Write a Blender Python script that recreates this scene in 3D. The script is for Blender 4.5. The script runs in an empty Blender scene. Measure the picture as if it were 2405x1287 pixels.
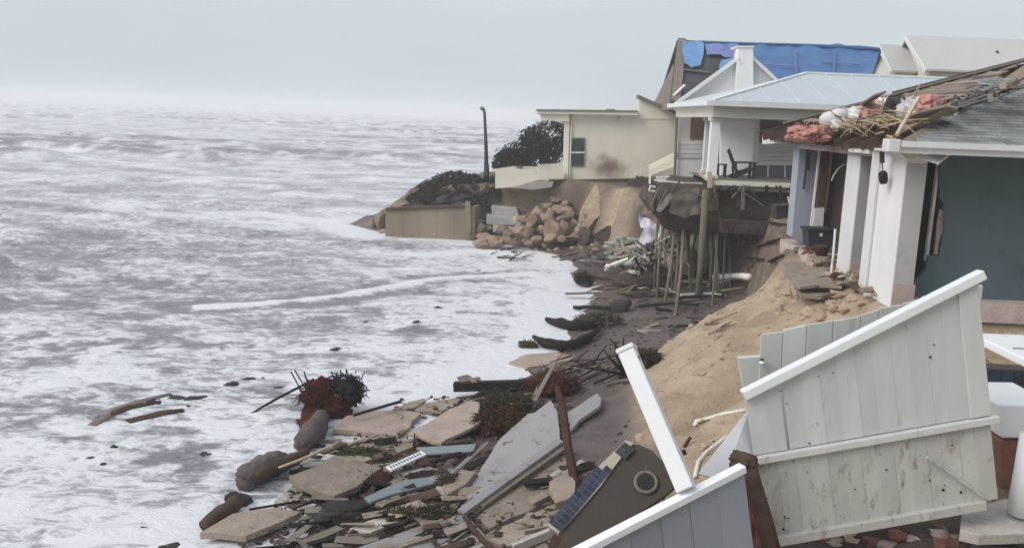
import bpy, bmesh, math, random
import numpy as np
from mathutils import Vector, Matrix, noise as mnoise

random.seed(7)
sc = bpy.context.scene
col = sc.collection

# ------------------------------------------------------------------ camera, sky, sun, exposure
FPX, PITCH, ROLL, EYE = 2083.0, math.radians(10.1), math.radians(2.2), 6.4
_f = Vector((0, math.cos(PITCH), -math.sin(PITCH)))
_r = Vector((1, 0, 0)); _u = Vector((0, math.sin(PITCH), math.cos(PITCH)))
_R = _r * math.cos(ROLL) + _u * math.sin(ROLL)
_U = _u * math.cos(ROLL) - _r * math.sin(ROLL)
CAM = Vector((0, 0, EYE))
cd = bpy.data.cameras.new('camera'); cam = bpy.data.objects.new('camera', cd); col.objects.link(cam)
cd.sensor_width = 36.0; cd.lens = 36.0 * FPX / 2405.0; cd.clip_start = 0.1; cd.clip_end = 6000
M3 = Matrix((_R, _U, -_f)).transposed()
cam.matrix_world = Matrix.Translation(CAM) @ M3.to_4x4()
sc.camera = cam

SUN_EL, SUN_AZ = math.radians(38), math.radians(-118)      # azimuth from +Y, negative is towards the sea
world = bpy.data.worlds.new('World'); sc.world = world; world.use_nodes = True
wn, wl = world.node_tree.nodes, world.node_tree.links
for n in list(wn): wn.remove(n)
out = wn.new('ShaderNodeOutputWorld'); bg = wn.new('ShaderNodeBackground'); bg.inputs['Strength'].default_value = 0.06
sky = wn.new('ShaderNodeTexSky'); sky.sky_type = 'NISHITA'; sky.sun_disc = False
sky.sun_elevation = SUN_EL; sky.sun_rotation = SUN_AZ; sky.dust_density = 4.0; sky.air_density = 1.0
tc = wn.new('ShaderNodeTexCoord'); mp = wn.new('ShaderNodeMapping'); mp.inputs['Scale'].default_value = (1.0, 1.0, 3.2)
nz = wn.new('ShaderNodeTexNoise'); nz.inputs['Scale'].default_value = 1.7; nz.inputs['Detail'].default_value = 4.0; nz.inputs['Roughness'].default_value = 0.5
cr = wn.new('ShaderNodeValToRGB')
cr.color_ramp.elements[0].position = 0.3; cr.color_ramp.elements[0].color = (5.7, 6.4, 6.95, 1)
cr.color_ramp.elements[1].position = 0.7; cr.color_ramp.elements[1].color = (6.9, 7.5, 7.9, 1)
mx = wn.new('ShaderNodeMixRGB'); mx.inputs['Fac'].default_value = 0.93
wl.new(tc.outputs['Generated'], mp.inputs['Vector']); wl.new(mp.outputs[0], nz.inputs['Vector'])
wl.new(nz.outputs['Fac'], cr.inputs['Fac']); wl.new(sky.outputs[0], mx.inputs['Color1']); wl.new(cr.outputs[0], mx.inputs['Color2'])
wl.new(mx.outputs[0], bg.inputs['Color']); wl.new(bg.outputs[0], out.inputs['Surface'])

sd = bpy.data.lights.new('sun', 'SUN'); sd.energy = 1.5; sd.angle = math.radians(40); sd.color = (1.0, 0.97, 0.93)
sun = bpy.data.objects.new('sun', sd); col.objects.link(sun)
_sdir = Vector((math.sin(SUN_AZ) * math.cos(SUN_EL), math.cos(SUN_AZ) * math.cos(SUN_EL), math.sin(SUN_EL)))
sun.rotation_euler = _sdir.to_track_quat('Z', 'Y').to_euler(); sun.location = (-20, 5, 30)

sc.view_settings.view_transform = 'Standard'; sc.view_settings.look = 'None'
sc.view_settings.exposure = 0.74; sc.view_settings.gamma = 1.0; sc.view_settings.use_curve_mapping = False
sc.cycles.use_denoising = True
sc.cycles.max_bounces = 6; sc.cycles.volume_bounces = 3; sc.cycles.transparent_max_bounces = 8
sc.cycles.caustics_reflective = False; sc.cycles.caustics_refractive = False

# ------------------------------------------------------------------ pixels to points (a pixel gives a direction, a plane or the ground gives the distance)
def ray(x, y): return _f + _R * ((x - 1202.5) / FPX) + _U * ((643.5 - y) / FPX)
def PY(x, y, Y):
    d = ray(x, y); return CAM + d * (Y / d.y)
def PZ(x, y, z):
    d = ray(x, y); return CAM + d * ((z - EYE) / d.z)
def PPL(x, y, p, n):
    d = ray(x, y); return CAM + d * ((p - CAM).dot(n) / d.dot(n))

# ------------------------------------------------------------------ noise
def vnoise(X, Y, seed=0):
    X = np.asarray(X, float); Y = np.asarray(Y, float)
    xi = np.floor(X).astype(np.int64); yi = np.floor(Y).astype(np.int64)
    fx = X - xi; fy = Y - yi
    fx = fx * fx * fx * (fx * (fx * 6 - 15) + 10); fy = fy * fy * fy * (fy * (fy * 6 - 15) + 10)
    def h(a, b):
        n = (a * 374761393 + b * 668265263 + seed * 1442695041) & 0x7fffffff
        n = ((n ^ (n >> 13)) * 1274126177) & 0x7fffffff
        n = ((n ^ (n >> 15)) * 73244475) & 0x7fffffff
        return ((n ^ (n >> 16)) & 0xffff) / 65535.0
    a = h(xi, yi) * (1 - fx) + h(xi + 1, yi) * fx
    b = h(xi, yi + 1) * (1 - fx) + h(xi + 1, yi + 1) * fx
    return (a * (1 - fy) + b * fy) * 2 - 1
def fbm(X, Y, seed=0, octv=4, gain=0.5):
    s = 0; a = 1.0; t = 0
    for i in range(octv):
        s = s + a * vnoise(np.asarray(X) * 2 ** i + 17.3 * i, np.asarray(Y) * 2 ** i - 9.1 * i, seed + i); t += a; a *= gain
    return s / t
def sstep(a, b, x): t = np.clip((x - a) / (b - a), 0, 1); return t * t * (3 - 2 * t)

# ------------------------------------------------------------------ the ground as one height field
_kY   = [-200, 0, 5, 8.6, 10.5, 12, 13, 16, 18.5, 20, 21.3, 22.5, 24, 27, 31, 34, 36, 40, 43, 45, 46.2, 46.8, 47.5, 50, 52, 60, 80, 200, 4000]
_kT   = [-3, -3, -0.8, 0.5, 1.0, 1.4, 1.6, 2.1, 2.3, 2.6, 3.2, 5.4, 6.6, 7.2, 8.2, 7.6, 6.2, 4.4, 3.6, 2.9, 0.6, -3.2, -6.6, -8.4, -8, 0, 8, 20, 20]
_kC   = [1, 1, 6.0, 8.6, 8.2, 7.4, 7.1, 7.1, 7.1, 7.0, 7.15, 7.5, 8.0, 8.6, 9.6, 9.0, 7.6, 5.7, 4.6, 3.9, 2.4, 0.2, -2.2, -3.2, -3, 4, 12, 24, 24]
_kW   = [-8, -7, -5.2, -4.0, -3.5, -3.2, -3.0, -2.5, -1.4, -0.4, 0.1, 0.4, 0.9, 1.6, 2.5, 2.8, 2.9, 2.3, 0.9, -2.0, -5.6, -6.8, -7.6, -9.4, -9, -1, 6, 18, 18]
_kL   = [3, 3, 3, 3.0, 3.0, 3.0, 3.05, 3.16, 3.18, 3.18, 3.18, 3.15, 3.1, 3.3, 3.5, 3.45, 3.35, 3.3, 3.3, 3.3, 3.2, 3.0, 2.7, 2.6, 2.6, 3.0, 3.3, 3.3, 3.3]
def ground(X, Y):
    X = np.asarray(X, float); Y = np.asarray(Y, float)
    wob = 0.35 * fbm(X * 0.35, Y * 0.45, 3, 3)
    T = np.interp(Y, _kY, _kT) + wob; Cc = np.interp(Y, _kY, _kC) + wob; W = np.interp(Y, _kY, _kW) + wob * 0.8; L = np.interp(Y, _kY, _kL)
    far = sstep(21.5, 23.5, Y)
    t = np.clip((X - T) / np.maximum(Cc - T, 0.2), 0, 1)
    prof = t * (1 - far) + far * (sstep(0.0, 0.75, t))
    prof = prof * (1 - 0.15 * (1 - far)) + 0.15 * (1 - far) * sstep(0.6, 1.0, t)
    zb = 0.5 * np.clip((X - W) / np.maximum(T - W, 0.4), 0, 1) ** 1.3
    zs = -0.16 * np.clip(W - X, 0, 30)
    z = np.where(X < W, zs, np.where(X < T, zb, 0.5 + (L - 0.5) * prof))
    on = np.clip(t * (1 - t) * 4, 0, 1)
    # a crease running down the near sand face: the far side stands a little higher
    line = 15.3 + (X - 2.9) * 0.56
    z = z + (1 - far) * on * 0.5 * (sstep(-0.18, 0.08, Y - line) - 0.5) * sstep(8, 11, Y)
    z = z + (1 - far) * on * 0.22 * np.exp(-((Y - line - 1.9 - 0.3 * np.sin(X * 1.3)) / 0.5) ** 2)
    gul = fbm(X * 0.5 + Y * 0.25, Y * 1.3 - X * 0.5, 11, 4)
    z = z + on * (0.26 + 0.24 * far) * gul + on * (1 - far) * 0.10 * np.abs(fbm(X * 0.4 + Y * 0.9, Y * 2.4 - X * 1.3, 12, 3))
    z = z + on * (1 - far) * 0.10 * np.clip(fbm(X * 1.9, Y * 1.9, 14, 3) - 0.05, 0, 1) * 2 * sstep(-.1, .3, fbm(X * .5, Y * .5, 15, 2))
    z = z - 0.55 * np.exp(-(((X - 6.1) / 0.55) ** 2 + ((Y - 16.9) / 0.55) ** 2)) * (1 - far)
    z = z + 0.035 * fbm(X * 1.5, Y * 1.5, 21, 3) * sstep(-0.2, 0.2, z + 0.1)
    z = z - 0.75 * sstep(7.2, 7.7, X) * sstep(10.7, 11.3, Y) * (1 - sstep(16.2, 16.7, Y))
    z = z + 0.05 * np.where(X > Cc, fbm(X * 0.8, Y * 0.8, 31, 3), 0)
    return z
def gz(x, y): return float(ground(x, y))
_ts = np.linspace(4, 90, 3500)
def G(x, y, lift=0.0):
    d = ray(x, y); t = _ts / d.y
    X = d.x * t; Y = _ts; Z = EYE + d.z * t
    b = Z <= np.maximum(ground(X, Y), 0.0) + lift
    i = int(np.argmax(b)) if b.any() else len(_ts) - 1
    return Vector((X[i], Y[i], Z[i]))

# ------------------------------------------------------------------ materials
def mat(name, base, rough=0.8, var=0.25, scale=2.0, bump=0.15, bscale=25.0, dirt=None, damt=0.5, dscale=1.3, metal=0.0, stretch=(1, 1, 1), rnd=0.12, spec=0.3, objco=False, trans=0.0, d2=None):
    m = bpy.data.materials.new(name); m.use_nodes = True
    nt = m.node_tree; N, Lk = nt.nodes, nt.links
    p = N['Principled BSDF']; p.inputs['Roughness'].default_value = rough; p.inputs['Metallic'].default_value = metal
    p.inputs['Specular IOR Level'].default_value = spec
    if objco:
        t = N.new('ShaderNodeTexCoord'); src = t.outputs['Object']
    else:
        t = N.new('ShaderNodeNewGeometry'); src = t.outputs['Position']
    mpn = N.new('ShaderNodeMapping'); mpn.inputs['Scale'].default_value = stretch; Lk.new(src, mpn.inputs['Vector'])
    n1 = N.new('ShaderNodeTexNoise'); n1.inputs['Scale'].default_value = scale; n1.inputs['Detail'].default_value = 6; n1.inputs['Roughness'].default_value = 0.62
    Lk.new(mpn.outputs[0], n1.inputs['Vector'])
    mr = N.new('ShaderNodeMapRange'); mr.inputs['From Min'].default_value = 0.25; mr.inputs['From Max'].default_value = 0.75
    mr.inputs['To Min'].default_value = 1 - var; mr.inputs['To Max'].default_value = 1 + var
    Lk.new(n1.outputs['Fac'], mr.inputs['Value'])
    oi = N.new('ShaderNodeObjectInfo'); mr2 = N.new('ShaderNodeMapRange'); mr2.inputs['To Min'].default_value = 1 - rnd; mr2.inputs['To Max'].default_value = 1 + rnd
    Lk.new(oi.outputs['Random'], mr2.inputs['Value'])
    mu = N.new('ShaderNodeMath'); mu.operation = 'MULTIPLY'; Lk.new(mr.outputs[0], mu.inputs[0]); Lk.new(mr2.outputs[0], mu.inputs[1])
    vm = N.new('ShaderNodeVectorMath'); vm.operation = 'SCALE'; vm.inputs[0].default_value = base[:3]; Lk.new(mu.outputs[0], vm.inputs['Scale'])
    c = vm.outputs[0]
    for k, dc in enumerate([dirt, d2]):
        if dc is None: continue
        n2 = N.new('ShaderNodeTexNoise'); n2.inputs['Scale'].default_value = dscale * (1 + 2.3 * k); n2.inputs['Detail'].default_value = 8; n2.inputs['Roughness'].default_value = 0.68
        off = N.new('ShaderNodeMapping'); off.inputs['Location'].default_value = (5.3 * (k + 1), 2.2, 7.7); off.inputs['Scale'].default_value = stretch
        Lk.new(src, off.inputs['Vector']); Lk.new(off.outputs[0], n2.inputs['Vector'])
        r2 = N.new('ShaderNodeMapRange'); r2.inputs['From Min'].default_value = 0.72 - 0.35 * damt; r2.inputs['From Max'].default_value = 0.80 - 0.22 * damt
        r2.interpolation_type = 'SMOOTHSTEP'; Lk.new(n2.outputs['Fac'], r2.inputs['Value'])
        mi = N.new('ShaderNodeMixRGB'); mi.inputs['Color2'].default_value = (*dc[:3], 1); Lk.new(r2.outputs[0], mi.inputs['Fac']); Lk.new(c, mi.inputs['Color1']); c = mi.outputs[0]
    Lk.new(c, p.inputs['Base Color'])
    if bump:
        n3 = N.new('ShaderNodeTexNoise'); n3.inputs['Scale'].default_value = bscale; n3.inputs['Detail'].default_value = 5; Lk.new(mpn.outputs[0], n3.inputs['Vector'])
        bp = N.new('ShaderNodeBump'); bp.inputs['Strength'].default_value = bump; bp.inputs['Distance'].default_value = 0.03
        Lk.new(n3.outputs['Fac'], bp.inputs['Height']); Lk.new(bp.outputs[0], p.inputs['Normal'])
    return m

M = {}
def dm(k, *a, **kw): M[k] = mat(k, *a, **kw)
dm('beige', (0.74, 0.685, 0.57), 0.85, 0.08, 0.8, 0.1, 12, dirt=(0.36, 0.30, 0.25), damt=0.35, dscale=0.45)
dm('cream', (0.70, 0.67, 0.58), 0.8, 0.08, 0.9, 0.1, 14, dirt=(0.4, 0.37, 0.33), damt=0.3)
dm('white_paint', (0.73, 0.715, 0.71), 0.7, 0.06, 1.2, 0.08, 18, dirt=(0.5, 0.47, 0.45), damt=0.32, dscale=1.6)
dm('porch_white_lit', (0.86, 0.85, 0.84), 0.7, 0.05, 1.2, 0.06, 18, dirt=(0.66, 0.62, 0.6), damt=0.3)  # lighter copy of the house white, sky brightness under the porch put into colour
dm('pier_paint', (0.70, 0.68, 0.675), 0.75, 0.09, 1.0, 0.15, 20, dirt=(0.50, 0.42, 0.385), damt=0.36, dscale=0.8, stretch=(1.3, 1.3, 0.8))
dm('pier_foot', (0.42, 0.33, 0.31), 0.85, 0.2, 3, 0.3, 25, dirt=(0.25, 0.18, 0.16), damt=0.4)
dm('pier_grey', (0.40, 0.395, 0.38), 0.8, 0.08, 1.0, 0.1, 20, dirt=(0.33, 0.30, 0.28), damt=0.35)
dm('greyblue', (0.33, 0.36, 0.43), 0.75, 0.08, 1.0, 0.1, 20, dirt=(0.24, 0.24, 0.27), damt=0.3)
dm('teal', (0.072, 0.110, 0.124), 0.8, 0.12, 0.5, 0.1, 30, dirt=(0.084, 0.118, 0.128), damt=0.45, dscale=0.6, stretch=(1.2, 1.2, 0.7), d2=(0.060, 0.094, 0.106))
dm('trim', (0.66, 0.67, 0.66), 0.65, 0.08, 2, 0.08, 25, dirt=(0.42, 0.42, 0.40), damt=0.3)
dm('metal_roof', (0.50, 0.54, 0.58), 0.5, 0.05, 0.8, 0.03, 10, dirt=(0.42, 0.45, 0.48), damt=0.3, dscale=0.6)
dm('grey_roof', (0.44, 0.43, 0.42), 0.7, 0.06, 0.6, 0.05, 12)
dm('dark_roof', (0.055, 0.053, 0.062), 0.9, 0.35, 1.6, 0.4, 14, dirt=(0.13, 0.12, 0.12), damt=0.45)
dm('tarp', (0.055, 0.135, 0.30), 0.5, 0.16, 0.6, 0.25, 4, dirt=(0.05, 0.14, 0.42), damt=0.35, dscale=0.7, stretch=(0.5, 1.2, 2.2))
dm('tarp_pale', (0.13, 0.27, 0.50), 0.5, 0.15, 0.9, 0.25, 5, dirt=(0.04, 0.10, 0.28), damt=0.3)
dm('tarp_faded', (0.14, 0.17, 0.38), 0.6, 0.2, 0.9, 0.25, 5, dirt=(0.08, 0.08, 0.12), damt=0.45)
dm('brown_shutter', (0.20, 0.12, 0.095), 0.8, 0.15, 2, 0.15, 20, stretch=(1, 1, 4))
dm('dark_glass', (0.035, 0.042, 0.05), 0.15, 0.2, 2, 0.0, spec=0.5)
dm('grey_glass', (0.14, 0.15, 0.16), 0.12, 0.2, 2, 0.0, spec=0.5)
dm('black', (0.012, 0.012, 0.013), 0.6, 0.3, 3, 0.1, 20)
dm('charcoal', (0.035, 0.037, 0.04), 0.7, 0.2, 3, 0.1, 25)
dm('pole', (0.03, 0.035, 0.04), 0.6, 0.2, 3, 0.05)
dm('concrete', (0.42, 0.38, 0.35), 0.9, 0.16, 1.5, 0.35, 30, dirt=(0.24, 0.20, 0.18), damt=0.45, d2=(0.5, 0.46, 0.42))
dm('tan_slab', (0.255, 0.205, 0.17), 0.9, 0.26, 2.4, 0.7, 30, dirt=(0.15, 0.115, 0.095), damt=0.5, dscale=2.2, d2=(0.34, 0.285, 0.24), rnd=0.22)
dm('tan_dark', (0.135, 0.105, 0.09), 0.9, 0.4, 3, 0.6, 20, dirt=(0.06, 0.046, 0.04), damt=0.5, dscale=3)
dm('pink_slab', (0.335, 0.26, 0.225), 0.9, 0.2, 2.0, 0.5, 30, dirt=(0.21, 0.155, 0.135), damt=0.46, dscale=1.8, rnd=0.16, d2=(0.40, 0.325, 0.285))
dm('lav_panel', (0.285, 0.27, 0.28), 0.7, 0.08, 0.7, 0.08, 15, dirt=(0.20, 0.155, 0.155), damt=0.46, dscale=1.1, d2=(0.13, 0.10, 0.095), rnd=0.14)
dm('blue_board', (0.205, 0.235, 0.25), 0.6, 0.1, 1.5, 0.1, 15, dirt=(0.2, 0.2, 0.2), damt=0.35)
dm('seawall', (0.265, 0.215, 0.155), 0.9, 0.16, 0.7, 0.3, 12, dirt=(0.16, 0.12, 0.09), damt=0.4, dscale=0.7, stretch=(1, 1, 0.35))
dm('rock', (0.27, 0.195, 0.145), 0.95, 0.25, 2.2, 0.6, 14, dirt=(0.17, 0.12, 0.095), damt=0.45, rnd=0.28)
dm('sand_block', (0.36, 0.27, 0.195), 0.95, 0.3, 1.2, 0.8, 9, dirt=(0.14, 0.10, 0.08), damt=0.46, dscale=1.4, stretch=(1, 1, 1.8))
dm('dark_rock', (0.042, 0.036, 0.037), 0.85, 0.3, 3, 0.6, 14, dirt=(0.02, 0.017, 0.017), damt=0.45, rnd=0.25, spec=0.15)
dm('purple_rock', (0.105, 0.083, 0.083), 0.85, 0.35, 4, 0.9, 12, dirt=(0.06, 0.05, 0.05), damt=0.5, dscale=3)
dm('grey_block', (0.42, 0.40, 0.38), 0.9, 0.12, 2, 0.3, 20, dirt=(0.25, 0.22, 0.2), damt=0.4)
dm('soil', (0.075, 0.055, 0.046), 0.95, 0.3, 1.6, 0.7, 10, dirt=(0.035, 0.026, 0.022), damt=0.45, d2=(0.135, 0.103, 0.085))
dm('wood_wet', (0.020, 0.0145, 0.0135), 0.8, 0.35, 6, 0.5, 30, dirt=(0.045, 0.033, 0.028), damt=0.4, spec=0.15)
dm('wood_brown', (0.078, 0.050, 0.038), 0.85, 0.3, 5, 0.35, 30, dirt=(0.03, 0.021, 0.017), damt=0.4, spec=0.15)
dm('wood_grey', (0.185, 0.155, 0.132), 0.85, 0.25, 5, 0.3, 30, dirt=(0.11, 0.09, 0.08), damt=0.4)
dm('wood_pale', (0.46, 0.36, 0.26), 0.85, 0.2, 4, 0.25, 30, dirt=(0.28, 0.2, 0.14), damt=0.35)
dm('sheathing', (0.26, 0.205, 0.165), 0.9, 0.22, 3, 0.25, 24, dirt=(0.13, 0.095, 0.08), damt=0.45, rnd=0.25)
dm('pile', (0.15, 0.128, 0.10), 0.9, 0.25, 4, 0.3, 30, dirt=(0.08, 0.062, 0.05), damt=0.4)
dm('pvc', (0.72, 0.70, 0.64), 0.5, 0.08, 3, 0.05, 20, dirt=(0.42, 0.36, 0.28), damt=0.35)
dm('vinyl', (0.74, 0.75, 0.77), 0.45, 0.04, 1.5, 0.03, 12, dirt=(0.6, 0.59, 0.57), damt=0.28, dscale=2.5)
dm('fence_board', (0.50, 0.515, 0.49), 0.55, 0.10, 0.6, 0.06, 12, dirt=(0.40, 0.385, 0.36), damt=0.42, dscale=1.2, rnd=0.06, stretch=(4, 4, 0.6))
dm('fence_low', (0.45, 0.44, 0.415), 0.6, 0.14, 1.2, 0.08, 12, dirt=(0.31, 0.28, 0.25), damt=0.5, dscale=1.5, rnd=0.08, d2=(0.24, 0.21, 0.18), stretch=(2, 2, 0.8))
dm('grey_panel', (0.24, 0.26, 0.29), 0.55, 0.07, 0.9, 0.05, 10, dirt=(0.18, 0.18, 0.2), damt=0.35)
dm('spa_shell', (0.055, 0.045, 0.038), 0.8, 0.14, 1.4, 0.15, 20, dirt=(0.05, 0.04, 0.035), damt=0.4)
dm('blue_tile', (0.018, 0.026, 0.056), 0.25, 0.35, 9, 0.05, 20, rnd=0.4, spec=0.5)
dm('mortar', (0.40, 0.36, 0.30), 0.9, 0.2, 3, 0.3, 30)
dm('rust', (0.065, 0.030, 0.024), 0.85, 0.3, 4, 0.3, 20, dirt=(0.06, 0.035, 0.03), damt=0.4)
dm('weed_red', (0.062, 0.019, 0.014), 0.95, 0.5, 7, 0.9, 16, spec=0.08, dirt=(0.024, 0.012, 0.010), damt=0.5, rnd=0.25)
dm('weed_green', (0.050, 0.046, 0.025), 0.95, 0.45, 7, 0.9, 16, spec=0.08, dirt=(0.022, 0.020, 0.013), damt=0.45)
dm('net', (0.014, 0.018, 0.017), 0.95, 0.4, 8, 0.5, 20)
dm('pink_insul', (0.56, 0.27, 0.24), 0.95, 0.25, 5, 0.5, 18, dirt=(0.30, 0.10, 0.085), damt=0.45)
dm('white_insul', (0.72, 0.70, 0.70), 0.8, 0.12, 4, 0.3, 15, dirt=(0.45, 0.33, 0.31), damt=0.35)
dm('straw', (0.42, 0.32, 0.205), 0.9, 0.25, 5, 0.3, 25, rnd=0.2)
dm('shingle', (0.225, 0.24, 0.235), 0.9, 0.2, 5, 0.35, 40, rnd=0.22, dirt=(0.12, 0.125, 0.125), damt=0.4)
dm('brick_red', (0.22, 0.095, 0.075), 0.9, 0.25, 4, 0.3, 30, dirt=(0.12, 0.06, 0.05), damt=0.4)
dm('lilac_cloth', (0.60, 0.57, 0.64), 0.85, 0.1, 2, 0.2, 10, dirt=(0.42, 0.38, 0.42), damt=0.35)
dm('mint', (0.30, 0.335, 0.295), 0.8, 0.2, 3, 0.2, 15, dirt=(0.2, 0.22, 0.2), damt=0.35, rnd=0.25)
dm('navy', (0.028, 0.032, 0.05), 0.6, 0.15, 2, 0.05)
dm('leaf', (0.030, 0.0225, 0.0205), 0.8, 0.4, 3, 0.0, rnd=0.2)
dm('leaf_brown', (0.034, 0.025, 0.023), 0.85, 0.4, 3, 0.0, rnd=0.2)
dm('bark', (0.06, 0.048, 0.04), 0.9, 0.3, 5, 0.4)
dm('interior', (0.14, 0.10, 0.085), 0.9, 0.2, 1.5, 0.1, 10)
dm('red_cloth', (0.16, 0.035, 0.035), 0.85, 0.2, 4, 0.2, 15)

def add_stain(m, centre, r, colour):
    nt = m.node_tree; N, Lk = nt.nodes, nt.links; p = N['Principled BSDF']; old = p.inputs['Base Color'].links[0].from_socket
    g = N.new('ShaderNodeNewGeometry'); sb = N.new('ShaderNodeVectorMath'); sb.operation = 'SUBTRACT'; Lk.new(g.outputs['Position'], sb.inputs[0]); sb.inputs[1].default_value = centre
    dv = N.new('ShaderNodeVectorMath'); dv.operation = 'DIVIDE'; Lk.new(sb.outputs[0], dv.inputs[0]); dv.inputs[1].default_value = r
    ln_ = N.new('ShaderNodeVectorMath'); ln_.operation = 'LENGTH'; Lk.new(dv.outputs[0], ln_.inputs[0])
    n = N.new('ShaderNodeTexNoise'); n.inputs['Scale'].default_value = 1.6; n.inputs['Detail'].default_value = 6; Lk.new(g.outputs['Position'], n.inputs['Vector'])
    a = N.new('ShaderNodeMath'); a.operation = 'ADD'; Lk.new(ln_.outputs['Value'], a.inputs[0]); Lk.new(n.outputs['Fac'], a.inputs[1])
    r_ = N.new('ShaderNodeMapRange'); r_.interpolation_type = 'SMOOTHSTEP'; r_.inputs[1].default_value = 1.5; r_.inputs[2].default_value = .55; Lk.new(a.outputs[0], r_.inputs[0])
    mi = N.new('ShaderNodeMixRGB'); mi.inputs['Color2'].default_value = (*colour, 1); Lk.new(r_.outputs[0], mi.inputs['Fac']); Lk.new(old, mi.inputs['Color1']); Lk.new(mi.outputs[0], p.inputs['Base Color'])
add_stain(M['beige'], tuple(PY(1428, 392, 46)), (1.25, 3, 0.95), (0.20, 0.145, 0.12))

# ------------------------------------------------------------------ mesh builder
class MB:
    def __init__(s): s.v = []; s.f = []
    def add(s, vs, fs):
        o = len(s.v); s.v += [Vector(v) for v in vs]; s.f += [tuple(i + o for i in f) for f in fs]; return s
    def prism(s, pts, vec):
        pts = [Vector(p) for p in pts]; vec = Vector(vec); n = len(pts)
        nr = Vector((0, 0, 0))
        for i in range(n):
            a, b = pts[i], pts[(i + 1) % n]; nr += a.cross(b)
        if nr.dot(vec) > 0: pts.reverse()
        vs = pts + [p + vec for p in pts]
        fs = [tuple(range(n)), tuple(range(2 * n - 1, n - 1, -1))]
        fs += [((i + 1) % n, i, n + i, n + (i + 1) % n) for i in range(n)]
        return s.add(vs, fs)
    def box(s, lo, hi):
        x0, y0, z0 = lo; x1, y1, z1 = hi
        return s.prism([(x0, y0, z0), (x1, y0, z0), (x1, y1, z0), (x0, y1, z0)], (0, 0, z1 - z0))
    def bar(s, a, b, w, h, up=(0, 0, 1), roll=0.0):
        a = Vector(a); b = Vector(b); d = (b - a)
        if d.length < 1e-6: return s
        dn = d.normalized(); up = Vector(up)
        if abs(dn.dot(up)) > 0.98: up = Vector((0, 1, 0))
        sd = dn.cross(up).normalized(); u = sd.cross(dn).normalized()
        if roll:
            q = Matrix.Rotation(roll, 3, dn); sd = q @ sd; u = q @ u
        return s.prism([a + sd * (w / 2) + u * (h / 2), a - sd * (w / 2) + u * (h / 2), a - sd * (w / 2) - u * (h / 2), a + sd * (w / 2) - u * (h / 2)], d)
    def tube(s, pts, rad, n=8, jit=0.0, seed=0, flat=1.0):
        rn = random.Random(seed); pts = [Vector(p) for p in pts]; k = len(pts)
        rad = rad if isinstance(rad, (list, tuple)) else [rad] * k
        o = len(s.v); prev = None
        for i, p in enumerate(pts):
            d = (pts[min(i + 1, k - 1)] - pts[max(i - 1, 0)])
            d = d.normalized() if d.length > 1e-9 else Vector((0, 0, 1))
            ref = Vector((0, 0, 1)) if abs(d.z) < 0.9 else Vector((0, 1, 0))
            a = d.cross(ref).normalized() if prev is None else (prev - d * prev.dot(d)).normalized()
            prev = a; b = d.cross(a)
            for j in range(n):
                t = 2 * math.pi * j / n; rr = rad[i] * (1 + jit * rn.uniform(-1, 1))
                s.v.append(p + a * (math.cos(t) * rr) + b * (math.sin(t) * rr * flat))
        for i in range(k - 1):
            for j in range(n):
                s.f.append((o + i * n + j, o + i * n + (j + 1) % n, o + (i + 1) * n + (j + 1) % n, o + (i + 1) * n + j))
        s.f.append(tuple(o + j for j in range(n - 1, -1, -1))); s.f.append(tuple(o + (k - 1) * n + j for j in range(n)))
        return s
    def rock(s, c, r, seed=0, sub=3, rough=0.25, freq=1.3, boxy=0.0, rot=0.0, cuts=0):
        bm = bmesh.new(); bmesh.ops.create_icosphere(bm, subdivisions=sub, radius=1.0)
        off = Vector((seed * 3.71, seed * 1.37, seed * 2.11)); R = Matrix.Rotation(rot, 3, 'Z'); c = Vector(c)
        bm.verts.ensure_lookup_table(); o = len(s.v); rr_ = random.Random(seed * 7 + 1)
        pl_ = [(Vector((rr_.gauss(0, 1), rr_.gauss(0, 1), rr_.gauss(0, 1))).normalized(), rr_.uniform(.5, .82)) for _ in range(cuts)]
        for v in bm.verts:
            p = v.co.copy()
            if boxy:
                m = max(abs(p.x), abs(p.y), abs(p.z)); p = p.lerp(p / m * 0.8, boxy)
            k = 1 + rough * mnoise.noise(v.co * freq + off) + rough * 0.5 * mnoise.noise(v.co * freq * 2.7 + off)
            p *= k
            for n_, h_ in pl_:
                e_ = p.dot(n_) - h_
                if e_ > 0: p = p - n_ * (e_ * .93)
            s.v.append(c + R @ Vector((p.x * r[0], p.y * r[1], p.z * r[2])))
        for f in bm.faces: s.f.append(tuple(o + v.index for v in f.verts))
        bm.free(); return s
    def ribbon(s, pts, w, up=(0, 0, 1)):
        pts = [Vector(p) for p in pts]; up = Vector(up); o = len(s.v)
        for i, p in enumerate(pts):
            d = pts[min(i + 1, len(pts) - 1)] - pts[max(i - 1, 0)]; sd = d.cross(up)
            sd = sd.normalized() if sd.length > 1e-9 else Vector((1, 0, 0))
            ww = w * (1 - 0.6 * i / len(pts)); s.v += [p + sd * ww / 2, p - sd * ww / 2]
        for i in range(len(pts) - 1): s.f.append((o + 2 * i, o + 2 * i + 1, o + 2 * i + 3, o + 2 * i + 2))
        return s

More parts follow.
